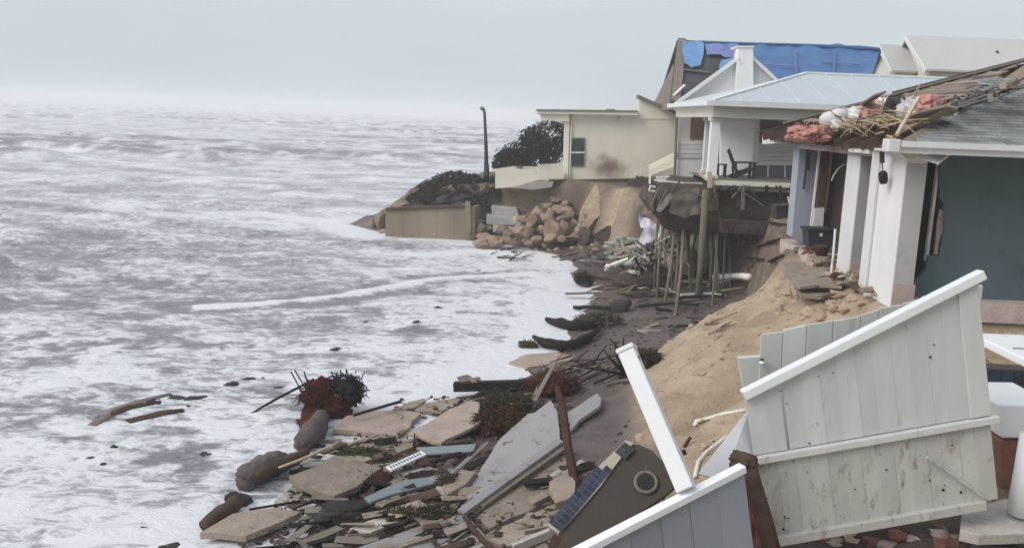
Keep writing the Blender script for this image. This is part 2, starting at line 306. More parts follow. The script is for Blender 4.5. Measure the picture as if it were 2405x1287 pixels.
def rough_poly(P, amp, nsub=3, nrm=Vector((0, 0, 1)), seed=0):
    outp = []; n = len(P)
    for i in range(n):
        a, b = P[i], P[(i + 1) % n]; d = b - a; sd = d.cross(nrm).normalized(); k = max(1, min(nsub + 3, int(d.length / .26))); _rr = random.Random(seed * 31 + i)
        for j in range(k):
            t = j / k; e = 0 if j == 0 else _rr.uniform(-1, 1) * amp * .6; t += (0 if j == 0 else _rr.uniform(-.3, .3) / k)
            outp.append(a + d * t + sd * e)
    return outp
_wloc = {}
def wloc(o): return _wloc.get(o.name, Vector((0, 0, 0))) if o else Vector((0, 0, 0))
def settle(o, label, cat, group=None, kind=None):
    if label: o['label'] = label
    if cat: o['category'] = cat
    if group: o['group'] = group
    if kind: o['kind'] = kind
    return o
def thing(name, label, cat, loc=(0, 0, 0), group=None):
    o = bpy.data.objects.new(name, None); col.objects.link(o); o.location = loc; o.empty_display_size = 0.2
    _wloc[o.name] = Vector(loc); return settle(o, label, cat, group)
def obj(name, mb, m, parent=None, label=None, cat=None, group=None, kind=None, smooth=False, bevel=0.0, base=None):
    if parent is not None: base = wloc(parent)
    elif base is None:
        lo = Vector((min(v.x for v in mb.v), min(v.y for v in mb.v), min(v.z for v in mb.v))); hi = Vector((max(v.x for v in mb.v), max(v.y for v in mb.v), 0))
        base = Vector(((lo.x + hi.x) / 2, (lo.y + hi.y) / 2, lo.z)) if not kind else Vector((0, 0, 0))
    me = bpy.data.meshes.new(name); me.from_pydata([tuple(v - base) for v in mb.v], [], mb.f); me.update()
    if smooth:
        for p in me.polygons: p.use_smooth = True
    me.materials.append(M[m] if isinstance(m, str) else m)
    o = bpy.data.objects.new(name, me); col.objects.link(o)
    if parent is not None: o.parent = parent
    else: o.location = base
    _wloc[o.name] = Vector(base)
    if bevel:
        b = o.modifiers.new('bevel', 'BEVEL'); b.width = bevel; b.segments = 2; b.limit_method = 'ANGLE'
    return settle(o, label, cat, group, kind)
_CW = dict(wood_grey='grey', wood_brown='brown', wood_wet='black', lav_panel='lavender grey', blue_board='pale blue', concrete='concrete grey', tan_slab='tan', pile='olive brown', rust='rusty', straw='straw yellow', wood_pale='pale wooden', brick_red='brick red', mint='pale green', cream='cream', sheathing='tan brown', charcoal='charcoal', pier_foot='pinkish', soil='dark')
def CW(m): return _CW.get(m, m.replace('_', ' '))
def copy_mesh(src, parent, mw):
    c = src.copy(); col.objects.link(c); c.parent = parent; c.matrix_local = mw; return c
def ngrid(P00, P10, P01, P11, nx, ny, amp=0.0, freq=1.0, seed=0, mb=None):
    mb = mb or MB(); P00, P10, P01, P11 = map(Vector, (P00, P10, P01, P11)); o = len(mb.v)
    nr = (P10 - P00).cross(P01 - P00).normalized(); off = Vector((seed * 1.7, seed * 2.9, seed))
    for j in range(ny + 1):
        for i in range(nx + 1):
            a, b = i / nx, j / ny
            p = P00.lerp(P10, a).lerp(P01.lerp(P11, a), b)
            mb.v.append(p + nr * (amp * mnoise.noise(p * freq + off)))
    for j in range(ny):
        for i in range(nx):
            k = o + j * (nx + 1) + i; mb.f.append((k, k + 1, k + nx + 2, k + nx + 1))
    return mb

# ------------------------------------------------------------------ ground sheet
def graded(lo, hi, step, a, b, n):
    g0 = hi + (np.geomspace(1, 1 + (b - hi), n) - 1)[1:]
    g1 = lo - (np.geomspace(1, 1 + (lo - a), n) - 1)[1:]
    return np.concatenate([g1[::-1], np.arange(lo, hi + 1e-6, step), g0])
def grid_mesh(name, X, Y, Z, m, attrs=None, kind='structure'):
    ny, nx = X.shape; V = np.stack([X, Y, Z], -1).reshape(-1, 3)
    i = np.arange(ny * nx).reshape(ny, nx)
    Fq = np.stack([i[:-1, :-1], i[:-1, 1:], i[1:, 1:], i[1:, :-1]], -1).reshape(-1, 4)
    me = bpy.data.meshes.new(name); me.vertices.add(len(V)); me.vertices.foreach_set('co', V.ravel().astype(np.float32))
    me.loops.add(Fq.size); me.polygons.add(len(Fq)); me.loops.foreach_set('vertex_index', Fq.ravel().astype(np.int32))
    me.polygons.foreach_set('loop_start', np.arange(0, Fq.size, 4, dtype=np.int32)); me.polygons.foreach_set('use_smooth', np.ones(len(Fq), dtype=bool))
    me.update(); me.validate()
    for k, a in (attrs or {}).items():
        at = me.attributes.new(k, 'FLOAT', 'POINT'); at.data.foreach_set('value', a.ravel().astype(np.float32))
    me.materials.append(m); o = bpy.data.objects.new(name, me); col.objects.link(o); o['kind'] = kind; return o

def ground_material():
    m = bpy.data.materials.new('ground'); m.use_nodes = True; nt = m.node_tree; N, Lk = nt.nodes, nt.links; p = N['Principled BSDF']
    p.inputs['Specular IOR Level'].default_value = 0.25
    geo = N.new('ShaderNodeNewGeometry')
    def nz(scale, det=6, ro=0.6, st=(1, 1, 1), loc=(0, 0, 0)):
        mpn = N.new('ShaderNodeMapping'); mpn.inputs['Scale'].default_value = st; mpn.inputs['Location'].default_value = loc; Lk.new(geo.outputs['Position'], mpn.inputs[0])
        n = N.new('ShaderNodeTexNoise'); n.inputs['Scale'].default_value = scale; n.inputs['Detail'].default_value = det; n.inputs['Roughness'].default_value = ro; Lk.new(mpn.outputs[0], n.inputs['Vector']); return n.outputs['Fac']
    def rng(v, a, b, c=0, d=1):
        r = N.new('ShaderNodeMapRange'); r.interpolation_type = 'SMOOTHSTEP'; Lk.new(v, r.inputs[0])
        for i, x in enumerate((a, b, c, d)): r.inputs[1 + i].default_value = x
        return r.outputs[0]
    def mix(f, a, b):
        x = N.new('ShaderNodeMixRGB')
        for s, v in ((x.inputs[0], f), (x.inputs[1], a), (x.inputs[2], b)):
            if isinstance(v, tuple): s.default_value = (*v, 1)
            elif isinstance(v, (int, float)): s.default_value = v
            else: Lk.new(v, s)
        return x.outputs[0]
    def at(n):
        a = N.new('ShaderNodeAttribute'); a.attribute_name = n; return a.outputs['Fac']
    n_mid = nz(0.9); n_fine = nz(9, 8, 0.7); n_str = nz(1.6, 6, 0.6, (0.5, 1.6, 2.5))
    sand = mix(rng(n_mid, 0.35, 0.65), (0.40, 0.30, 0.215), (0.51, 0.395, 0.29))
    sand = mix(rng(n_str, 0.48, 0.66, 0, 0.6), sand, (0.31, 0.225, 0.16))
    soil = mix(rng(n_str, 0.42, 0.62), (0.06, 0.045, 0.038), (0.23, 0.17, 0.125))
    soil = mix(rng(nz(0.55, 5, 0.6, (1, 1, 1.6), (3, 1, 4)), 0.44, 0.56), soil, (0.10, 0.075, 0.062))
    wet = mix(rng(nz(1.1, 6, 0.65, (0.6, 1.4, 1)), 0.35, 0.65), (0.105, 0.082, 0.077), (0.175, 0.14, 0.13))
    top = mix(rng(n_mid, 0.4, 0.6), (0.12, 0.095, 0.07), (0.20, 0.165, 0.12))
    c = mix(at('farsoil'), sand, soil)
    c = mix(at('land'), c, top)
    c = mix(at('wet'), c, wet)
    c = mix(rng(n_fine, 0.3, 0.7, 0.0, 0.22), c, (0.14, 0.105, 0.085))
    Lk.new(c, p.inputs['Base Color'])
    Lk.new(rng(at('wet'), 0, 1, 0.95, 0.5), p.inputs['Roughness'])
    b1 = N.new('ShaderNodeBump'); b1.inputs['Strength'].default_value = 0.8; b1.inputs['Distance'].default_value = 0.09
    ad = N.new('ShaderNodeMath'); ad.operation = 'ADD'; Lk.new(n_fine, ad.inputs[0]); Lk.new(n_str, ad.inputs[1]); Lk.new(ad.outputs[0], b1.inputs['Height']); Lk.new(b1.outputs[0], p.inputs['Normal'])
    return m
gx = graded(-9.5, 14, 0.13, -2500, 2500, 24); gy = graded(4, 56, 0.13, -200, 2500, 24)
GX, GY = np.meshgrid(gx, gy); GZ = ground(GX, GY)
_W = np.interp(GY, _kY, _kW); _T = np.interp(GY, _kY, _kT); _C = np.interp(GY, _kY, _kC)
a_wet = np.clip(1 - sstep(0.42, 0.95, GZ + 0.25 * fbm(GX * 0.6, GY * 0.6, 41, 3)), 0, 1)
a_far = np.clip(sstep(21.8, 24.0, GY + 0.6 * fbm(GX, GY, 43, 2)) * (0.75 + 0.25 * sstep(-.2, .3, fbm(GX * 0.4, GY * 0.4, 44, 2))), 0, 1)
_sandcliff = np.exp(-(((GX - 4.3) / 1.6) ** 2 + ((GY - 40.5) / 2.6) ** 2)); a_far = np.clip(a_far - 0.75 * sstep(0.35, 0.8, _sandcliff), 0, 1)
a_land = sstep(0.0, 0.8, GX - _C) * sstep(24, 28, GY)
grid_mesh('ground', GX, GY, GZ, ground_material(), {'wet': a_wet, 'farsoil': a_far, 'land': a_land})

# ------------------------------------------------------------------ sea
def sea_material():
    m = bpy.data.materials.new('sea'); m.use_nodes = True; nt = m.node_tree; N, Lk = nt.nodes, nt.links; p = N['Principled BSDF']
    geo = N.new('ShaderNodeNewGeometry'); at = N.new('ShaderNodeAttribute'); at.attribute_name = 'foam'
    def nz(scale, det, ro, st, dist=0.0):
        mpn = N.new('ShaderNodeMapping'); mpn.inputs['Scale'].default_value = st; Lk.new(geo.outputs['Position'], mpn.inputs[0])
        n = N.new('ShaderNodeTexNoise'); n.inputs['Scale'].default_value = scale; n.inputs['Detail'].default_value = det; n.inputs['Roughness'].default_value = ro; n.inputs['Distortion'].default_value = dist
        Lk.new(mpn.outputs[0], n.inputs['Vector']); return n.outputs['Fac']
    def math_(op, a, b):
        x = N.new('ShaderNodeMath'); x.operation = op
        for s, v in ((x.inputs[0], a), (x.inputs[1], b)):
            if isinstance(v, (int, float)): s.default_value = v
            else: Lk.new(v, s)
        return x.outputs[0]
    d = nz(1.75, 7, 0.62, (0.75, 1.3, 1), 1.2)
    e = nz(4.5, 5, 0.6, (0.75, 1.3, 1), 0.8)
    af = N.new('ShaderNodeAttribute'); af.attribute_name = 'fine'
    s = math_('ADD', at.outputs['Fac'], math_('MULTIPLY', af.outputs['Fac'], math_('ADD', math_('MULTIPLY', math_('SUBTRACT', d, 0.5), 2.1), math_('MULTIPLY', math_('SUBTRACT', e, 0.5), 1.35))))
    r = N.new('ShaderNodeMapRange'); r.interpolation_type = 'SMOOTHSTEP'; r.inputs[1].default_value = 0.05; r.inputs[2].default_value = 0.86; Lk.new(s, r.inputs[0])
    cr = N.new('ShaderNodeValToRGB'); E = cr.color_ramp.elements
    E[0].position = 0.0; E[0].color = (0.185, 0.185, 0.205, 1); E[1].position = 1.0; E[1].color = (0.70, 0.70, 0.735, 1)
    k = E.new(0.35); k.color = (0.325, 0.326, 0.348, 1); k = E.new(0.7); k.color = (0.505, 0.506, 0.535, 1)
    Lk.new(r.outputs[0], cr.inputs[0]); Lk.new(cr.outputs[0], p.inputs['Base Color'])
    rr = N.new('ShaderNodeMapRange'); rr.inputs[3].default_value = 0.22; rr.inputs[4].default_value = 0.9; Lk.new(r.outputs[0], rr.inputs[0]); Lk.new(rr.outputs[0], p.inputs['Roughness'])
    p.inputs['IOR'].default_value = 1.33; p.inputs['Specular IOR Level'].default_value = 0.4
    b = N.new('ShaderNodeBump'); b.inputs['Strength'].default_value = 0.6; b.inputs['Distance'].default_value = 0.09
    Lk.new(math_('ADD', math_('MULTIPLY', d, 1.4), math_('MULTIPLY', e, 0.5)), b.inputs['Height']); Lk.new(b.outputs[0], p.inputs['Normal'])
    return m
NR, NC = 560, 520
sy = np.geomspace(9.0, 1408.0, NR) - 5.0
ss = np.linspace(-1.05, 0.62, NC)
SX = (ss[None, :] * (sy[:, None] + 9.0)); SY = np.repeat(sy[:, None], NC, 1)
dsh = np.interp(SY, _kY, _kW) - SX
A = sstep(0.5, 26, dsh)
wp = 1.5 * fbm(SX * 0.016, SY * 0.03, 51, 3) + 0.22 * fbm(SX * 0.10, SY * 0.12, 52, 3)
ph = SY / 19.0 + SX * 0.010 + wp
fr = ph - np.floor(ph)                      # 0 at crest, front face (towards the shore) just before 1
crest = np.exp(-((fr - 0.5) / 0.13) ** 2)
gate = sstep(-0.2, 0.25, fbm(SX * 0.011, SY * 0.045, 53, 3))
hw = A * gate * 0.95 * crest * sstep(24, 60, SY)
chop = fbm(SX * 0.30, SY * 0.55, 54, 4)
chop2 = fbm(SX * 0.9, SY * 1.7, 55, 3)
SZ = 0.02 + hw + (0.05 + 0.26 * A) * chop * sstep(0.2, 5, dsh) + (0.025 + 0.05 * A) * chop2 * sstep(0.2, 3, dsh)
face = np.exp(-((fr - 0.43) / 0.05) ** 2) * gate * A * sstep(24, 60, SY)
back = np.exp(-((fr - 0.60) / 0.10) ** 2) * gate * A * sstep(24, 60, SY)
foam = 0.49 + 0.25 * fbm(SX * 0.2, SY * 0.4, 56, 4) + 0.12 * chop2 + 0.20 * fbm(SX * 0.5 + 3, SY * 0.9, 57, 3)
foam = foam + 0.40 * np.exp(-np.clip(dsh, 0, 99) / 5.0) + 0.08 * sstep(40, 90, SY)
foam = foam - 0.62 * face + 0.22 * back + 0.25 * np.clip(chop, -0.3, 0.6)
foam = foam - 0.08 * sstep(27, 33, SY) * (1 - sstep(44, 52, SY)) * sstep(3, 8, dsh) - 0.05 * sstep(10, 20, dsh) * (1 - sstep(30, 45, SY))
def pl_dist(pts):
    D = np.full(SX.shape, 1e9)
    for (a, b) in zip(pts[:-1], pts[1:]):
        ax, ay, bx, by = a.x, a.y, b.x, b.y; L2 = (bx - ax) ** 2 + (by - ay) ** 2
        t = np.clip(((SX - ax) * (bx - ax) + (SY - ay) * (by - ay)) / L2, 0, 1)
        D = np.minimum(D, np.hypot(SX - ax - t * (bx - ax), SY - ay - t * (by - ay)))
    return D
wl_ = [PZ(x, y, 0) for x, y in ((470, 722), (540, 721), (620, 716), (700, 708), (790, 698), (860, 688), (920, 677), (985, 666), (1060, 656), (1160, 650), (1260, 645))]
dl = pl_dist(wl_) + 0.12 * chop
foam += 1.35 * np.exp(-(dl / 0.24) ** 2) - 0.35 * np.exp(-((dl - .75) / 0.4) ** 2); SZ += 0.10 * np.exp(-(dl / 0.35) ** 2)
for lp in ([(880, 590), (990, 600), (1120, 590), (1240, 605)], [(1290, 650), (1390, 690), (1340, 740), (1200, 820), (1150, 900), (900, 945)], [(640, 505), (760, 520), (860, 560)]):
    dl = pl_dist([PZ(x, y, 0) for x, y in lp]) + 0.3 * chop
    foam += 0.4 * np.exp(-(dl / 0.9) ** 2)
lens = sstep(0.12, 0.4, fbm(SX * 1.1 + 9, SY * 1.5, 61, 3)) * np.exp(-((SX + 6.5) / 3.0) ** 2) * np.exp(-((SY - 17) / 3.5) ** 2)
foam -= 0.75 * lens
foam -= 0.45 * sstep(0.18, 0.45, fbm(SX * 0.7 + 2, SY * 1.2, 62, 3)) * sstep(12, 15, SY) * (1 - sstep(30, 40, SY)) * sstep(.6, 2, dsh)
grid_mesh('sea', SX, SY, SZ, sea_material(), {'foam': foam, 'fine': 1 - 0.62 * sstep(26, 85, SY)})

# ================================================================== far buildings
def poly_y(pix, Y): return [PY(x, y, Y) for x, y in pix]
def slats(parent, name, pix, Y, n, depth, m, gap=0.12, vertical=False):
    """boards filling a pixel quad (tl, tr, br, bl) on the plane Y, each one its own part"""
    a, b, c, d = poly_y(pix, Y)
    for i in range(n):
        t0 = i / n; t1 = (i + 1 - gap) / n
        if vertical: q = [a.lerp(b, t0), a.lerp(b, t1), d.lerp(c, t1), d.lerp(c, t0)]
        else: q = [a.lerp(d, t0), b.lerp(c, t0), b.lerp(c, t1), a.lerp(d, t1)]
        obj(name, MB().prism(q, (0, -depth * random.uniform(0.8, 1.2), 0)), m, parent)

# ---- beige house on the headland
YB = 46.0
bh = thing('beach_house', 'beige flat roofed house on the headland above the seawall', 'house', PY(1460, 420, YB))
obj('wall', MB().prism(poly_y([(1338, 268), (1588, 272), (1582, 432), (1335, 430)], YB), (0, 7, 0)), 'beige', bh)
obj('end_wall', MB().prism(poly_y([(1500, 230), (1588, 270), (1588, 280), (1500, 280)], YB - .04), (0, .3, 0)), 'beige', bh)
rf = obj('roof', MB().prism(poly_y([(1262, 258), (1499, 261), (1499, 271), (1264, 267)], 45.5), (0, 8, 0)), 'cream', bh)
obj('roof_edge', MB().prism(poly_y([(1260, 257), (1499, 260), (1499, 264), (1260, 261.5)], 45.44), (0, 0.06, 0)), 'wood_grey', rf)
obj('parapet', MB().prism(poly_y([(1499, 223), (1594, 264), (1594, 271), (1499, 231)], 45.7), (0, 0.75, 0)), 'wood_grey', bh)
obj('porch_beam', MB().prism(poly_y([(1266, 264), (1337, 266), (1337, 286), (1272, 281)], 45.7), (0, 0.5, 0)), 'beige', bh)
obj('column', MB().prism(poly_y([(1326, 268), (1337.5, 268), (1334, 430), (1322, 430)], 45.9), (0, 0.35, 0)), 'cream', bh)
obj('drain_pipe', MB().tube(poly_y([(1343, 270), (1338, 420)], 45.93), 0.035), 'cream', bh)
wd = obj('window', MB().prism(poly_y([(1342, 324), (1374, 324), (1372, 391), (1340, 391)], 45.97), (0, -0.05, 0)), 'grey_glass', bh)
obj('pane', MB().prism(poly_y([(1344.5, 327), (1371.5, 327), (1370.5, 357), (1343, 357)], 45.91), (0, -0.02, 0)), 'dark_glass', wd)
obj('pane', MB().prism(poly_y([(1343.5, 360), (1370.5, 360), (1369.5, 388), (1342.5, 388)], 45.91), (0, -0.02, 0)), 'dark_glass', wd)
obj('window_rail', MB().prism(poly_y([(1341.5, 357), (1373, 357), (1373, 360), (1341.5, 360)], 45.915), (0, -0.05, 0)), 'white_paint', wd)
obj('roof_vent', MB().prism(poly_y([(1425, 257), (1445, 257), (1445, 261), (1425, 261)], 48), (0, 0.5, 0)), 'wood_grey', bh)
pw = thing('patio_wall', 'low cream patio wall beside the beige house, broken at its foot', 'wall', PY(1240, 425, 46))
obj('front_panel', MB().prism(poly_y([(1163, 398), (1210, 391), (1215, 397), (1326, 405), (1325, 419), (1292, 420), (1262, 424), (1232, 432), (1205, 440), (1163, 443)], 45.6), (0, 0.25, 0)), 'beige', pw)
obj('back_panel', MB().prism(poly_y([(1203, 391), (1262, 392), (1270, 387), (1326, 383), (1326, 425), (1205, 428)], 48.8), (0, 0.25, 0)), 'cream', pw)
obj('end_panel', MB().prism([PY(1163, 398, 45.86), PY(1210, 391, 48.78), PY(1210, 430, 48.78), PY(1163, 442, 45.86)], (0.22, 0, 0)), 'beige', pw)
# broken foundation strip under the house
fs_ = thing('foundation_ledge', 'broken grey foundation ledge hanging below the beige house', 'foundation', PY(1300, 440, 45.6))
obj('slab_piece', MB().prism(poly_y([(1200, 441), (1260, 427), (1300, 428), (1296, 440), (1250, 446)], 45.3), (0, 0.8, 0)), 'concrete', fs_)
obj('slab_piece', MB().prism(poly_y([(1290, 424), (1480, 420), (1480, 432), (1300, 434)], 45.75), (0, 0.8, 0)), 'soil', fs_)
# collapsed ribbed roof panel
cp = thing('collapsed_roof_panel', 'cream ribbed panel sagging against the corner of the beige house', 'panel', PY(1530, 430, 43.5))
a, b, c, d = PY(1478, 414, 44.6), PY(1583, 361, 44.9), PY(1585, 396, 43.2), PY(1479, 434, 43.2)
obj('backing', MB().prism([a, b, c, d], (0, 0.1, -0.05)), 'cream', cp)
for i in range(9):
    t = (i + 0.1) / 9; t2 = (i + 0.6) / 9
    q = [a.lerp(d, t), b.lerp(c, t), b.lerp(c, t2), a.lerp(d, t2)]
    obj('rib', MB().prism([p + Vector((0, -0.02, 0.02)) for p in q], (0, -0.05, 0.06)), 'cream', cp)
for i in range(14):
    t = (i + 0.2) / 32.0; p0 = a.lerp(b, t); p1 = d.lerp(c, t)
    obj('batten', MB().bar(p0 + Vector((0, -0.12, 0.05)), p1 + Vector((0, -0.12, 0.05)), 0.05, 0.03), 'wood_grey', cp)

# ---- white house with the tarp roof
YW = 39.0
wh = thing('tarp_roof_house', 'white gabled house with torn blue tarps over its roof', 'house', PY(1700, 420, YW))
obj('wall', MB().prism(poly_y([(1591, 243), (1752, 128), (1822, 192), (1850, 430), (1585, 430)], YW), (1.12, 5.5, 0)), 'white_paint', wh)
for (p0, p1) in (((1585, 246), (1752, 124)), ((1752, 124), (1826, 193))):
    rk = obj('rake_board', MB().bar(PY(*p0, YW - 0.15), PY(*p1, YW - 0.15), 0.3, 0.13), 'white_paint', wh)
ch = obj('chimney', MB().prism(poly_y([(1734, 112), (1769, 112), (1769, 200), (1764, 262), (1728, 262)], YW - 0.45), (0, 0.43, 0)), 'white_paint', wh)
obj('chimney_stack', MB().prism(poly_y([(1734, 112), (1769, 112), (1769, 190), (1732, 190)], YW + 0.0), (0, 0.7, 0)), 'white_paint', ch)
obj('chimney_cap', MB().prism(poly_y([(1732, 108), (1771, 108), (1771, 112.5), (1732, 112.5)], YW - 0.5), (0, 1.25, 0)), 'trim', ch)
r00, r10, r01, r11 = PY(1573, 240, 40.2), PY(2022, 256, 40.2), PY(1590, 94, 46.0), PY(2070, 117, 46.0)
rn = (r10 - r00).cross(r01 - r00).normalized()
if rn.z < 0: rn = -rn
obj('roof', MB().prism([r00, r10, r11, r01], -rn * 0.18), 'dark_roof', wh)
obj('roof_back', MB().prism([r01, r11, r11 + Vector((0, 5, -3)), r01 + Vector((0, 5, -3))], (0, 0, -0.18)), 'dark_roof', wh)
obj('gable_end', MB().prism([r00 + Vector((0.35, 0.1, -0.2)), r01 + Vector((0.35, 0, -0.2)), r01 + Vector((0.35, 5, -3.2)), r00 + Vector((0.6, 10, -.3)), r00 + Vector((0.4, 0.1, -.3))], (0.15, 0, 0)), 'wood_grey', wh)
obj('rake_board', MB().bar(r00 + rn * 0.05 + Vector((0.25, 0, 0)), r01 + rn * 0.05 + Vector((0.25, 0, 0)), 0.42, 0.1, up=rn), 'wood_grey', wh)
obj('loose_batten', MB().bar(PPL(1582, 225, r00 + rn * 0.12, rn), PPL(1608, 200, r00 + rn * 0.3, rn), 0.1, 0.06), 'white_paint', wh)
obj('loose_batten', MB().bar(PPL(1602, 165, r00 + rn * 0.1, rn), PPL(1596, 208, r00 + rn * 0.1, rn), 0.16, 0.06), 'wood_grey', wh)
obj('loose_batten', MB().bar(PPL(1600, 163, r00 + rn * 0.1, rn), PPL(1665, 170, r00 + rn * 0.1, rn), 0.2, 0.05), 'wood_grey', wh)
def sheet(pix, p0, nrm, lift, amp, freq, cuts=3, seed=0):
    bm = bmesh.new(); vs = [bm.verts.new(PPL(x, y, p0 + nrm * lift, nrm)) for x, y in pix]
    bm.faces.new(vs); bmesh.ops.triangulate(bm, faces=bm.faces[:])
    for _ in range(cuts):
        bmesh.ops.subdivide_edges(bm, edges=bm.edges[:], cuts=1, use_grid_fill=True)
    off = Vector((seed * 3.3, seed * 1.1, seed))
    mb = MB(); bm.verts.ensure_lookup_table(); bm.verts.index_update()
    for v in bm.verts: mb.v.append(v.co + nrm * (abs(amp * mnoise.noise(v.co * freq + off)) + 0.4 * amp * mnoise.noise(v.co * freq * 3 + off)) + Vector((0, 0, 0.5 * amp * mnoise.noise(v.co * freq * 1.7 + off))))
    for f in bm.faces: mb.f.append(tuple(v.index for v in f.verts))
    bm.free(); return mb
tp = thing('blue_tarp', 'large bright blue tarp spread over the roof right of the chimney', 'tarp', PPL(1900, 200, r00, rn))
obj('tarp_sheet', sheet([(1760, 103), (1850, 106), (1930, 109), (1970, 108), (2010, 113), (2040, 111), (2066, 117), (2058, 150), (2044, 190), (2030, 240), (1960, 250), (1826, 240), (1790, 180), (1752, 130)], r00, rn, 0.08, 0.15, 0.7, 5, 1), 'tarp', tp, smooth=True)
for (x0, y0, x1, y1) in ((1775, 150, 1880, 156), (1800, 196, 1890, 200), (1930, 145, 2020, 152), (1960, 210, 2030, 214), (1868, 118, 1872, 235), (1960, 120, 1955, 240)):
    obj('batten', MB().bar(PPL(x0, y0, r00 + rn * .24, rn), PPL(x1, y1, r00 + rn * .24, rn), .07, .03, up=rn), 'tarp_faded', tp)
_e = [PPL(x, y, r00 + rn * 0.15, rn) for x, y in [(1640, 98), (1700, 101), (1760, 103), (1850, 105), (1920, 108), (1950, 110), (1990, 111), (2020, 114), (2045, 114), (2066, 117.5)]]
obj('rolled_edge', MB().tube(_e, [0.05, 0.06, 0.05, 0.06, 0.07, 0.1, 0.07, 0.11, 0.08, 0.09], 8, 0.15), 'tarp', tp, smooth=True)
obj('blue_tarp', sheet([(1603, 98), (1640, 98), (1654, 102), (1652, 130), (1646, 152), (1625, 160), (1608, 150), (1602, 120)], r00, rn, 0.14, 0.10, 1.2, 4, 2), 'tarp_pale', label='pale blue tarp flap on the seaward end of the roof', cat='tarp', smooth=True)
obj('faded_tarp', sheet([(1656, 103), (1734, 104), (1734, 136), (1700, 138), (1692, 130), (1660, 131)], r00, rn, 0.13, 0.08, 1.0, 4, 3), 'tarp_faded', label='faded purple blue tarp left of the white chimney', cat='tarp', smooth=True)
obj('faded_tarp', sheet([(1694, 141), (1734, 135), (1752, 125), (1735, 150), (1700, 172), (1688, 160)], r00, rn, 0.16, 0.08, 1.0, 4, 4), 'tarp_pale', label='small pale blue tarp scrap touching the gable peak', cat='tarp', smooth=True)
wn_ = obj('shutter', MB().prism(poly_y([(1624, 251), (1656, 250), (1655, 328), (1620, 328)], YW), (0, -0.06, 0)), 'brown_shutter', wh)
slats(wh, 'siding_board', [(1592, 331), (1660, 331), (1658, 372), (1588, 372)], YW - 0.02, 4, 0.06, 'white_paint', 0.1)
obj('garage_door', MB().prism(poly_y([(1592, 376), (1654, 376), (1652, 425), (1588, 425)], YW - 0.02), (0, -0.04, 0)), 'trim', wh)
obj('corner_pipe', MB().tube(poly_y([(1590, 255), (1584, 420)], YW - 0.2), 0.06), 'wood_grey', wh)

# ---- grey roofed house far behind
gh = thing('grey_roof_house', 'cream house with two pale grey gabled roofs behind the tarp house', 'house', PY(2200, 200, 58))
def gable_block(parent, ef, ap, eb, length, mw, mr):
    ef, ap, eb = Vector(ef), Vector(ap), Vector(eb); L = Vector((length, 0, 0)); dn = Vector((0, 0, -5.0))
    obj('wall', MB().prism([ef, ap, eb, eb + dn, ef + dn], L), mw, parent)
    o1 = Vector((-0.4, 0, 0.12))
    ov = (ef - ap).normalized() * 0.5
    obj('roof', MB().prism([ef + o1 + ov, ap + o1, ap + o1 + L, ef + o1 + L + ov], (0, 0, 0.12)), mr, parent)
    obj('roof', MB().prism([eb + o1, ap + o1, ap + o1 + L, eb + o1 + L], (0, 0, 0.12)), mr, parent)
    for e in (ef + ov, eb): obj('rake_board', MB().bar(e + Vector((-0.45, 0, 0.06)), ap + Vector((-0.45, 0, 0.06)), 0.08, 0.26), 'trim', parent)
gable_block(gh, PY(2105, 166, 57), PY(2080, 114, 59.6), PY(2047, 181, 62.5), 9, 'cream', 'grey_roof')
gable_block(gh, PY(2186, 164, 54.5), PY(2142, 93, 58.5), PY(2112, 165, 63), 16, 'cream', 'grey_roof')
obj('vent_pipe', MB().tube([PY(2342, 132, 56.5), PY(2342, 120, 56.5)], 0.09), 'charcoal', gh)

# ---- porch house with hip roof, deck and undermined footing
YP = 31.0
ph_ = thing('porch_house', 'white house with pale hip roof and open porch above collapsed piles', 'house', PY(1760, 420, 33))
E0 = PY(1674, 243, 30.5); zE = E0.z
E1 = Vector((16.5, 30.5, zE)); E2 = Vector((16.5, 38.5, zE)); E3 = Vector((E0.x, 38.5, zE))
A0 = PY(1893, 179, 34.4); A1 = Vector((16.5, 34.4, A0.z))
obj('roof', MB().prism([E0, E1, A1, A0], (0, 0, 0.1)), 'metal_roof', ph_)
obj('roof', MB().prism([E0, A0, E3], (0, 0, 0.1)), 'metal_roof', ph_)
obj('roof', MB().prism([E3, E2, A1, A0], (0, 0, 0.1)), 'metal_roof', ph_)
up = Vector((0, 0, 0.12))
obj('hip_cap', MB().bar(E0 + up, A0 + up, 0.16, 0.05), 'trim', ph_)
obj('ridge_cap', MB().bar(A0 + up, A1 + up, 0.2, 0.07), 'trim', ph_)
for i in range(9):                                   # standing seams
    t = (i + 1) / 10; e = E0.lerp(E1, t); top = Vector((e.x, 34.4, A0.z)) if e.x > A0.x else E0.lerp(A0, (e.x - E0.x) / (A0.x - E0.x))
    obj('roof_seam', MB().bar(e + Vector((0, 0, 0.115)), top + Vector((0, 0, 0.115)), 0.03, 0.035), 'metal_roof', ph_)
obj('gutter', MB().box((E0.x - 0.1, 30.38, zE - 0.08), (16.5, 30.5, zE + 0.1)), 'trim', ph_)
obj('gutter', MB().box((E0.x - 0.22, 30.38, zE - 0.08), (E0.x - 0.1, 38.5, zE + 0.08)), 'trim', ph_)
obj('beam', MB().box((E0.x + 0.1, 30.8, zE - 0.46), (16.5, 31.1, zE - 0.085)), 'cream', ph_)
obj('beam', MB().box((E0.x + 0.1, 31.1, zE - 0.46), (E0.x + 0.4, 38, zE - 0.085)), 'cream', ph_)
obj('porch_ceiling', MB().box((E0.x + 0.1, 30.8, zE - 0.08), (16.5, 38, zE - 0.02)), 'porch_white_lit', ph_)
zD = PY(1700, 421, 31).z
xC = PY(1676, 350, 31.2).x
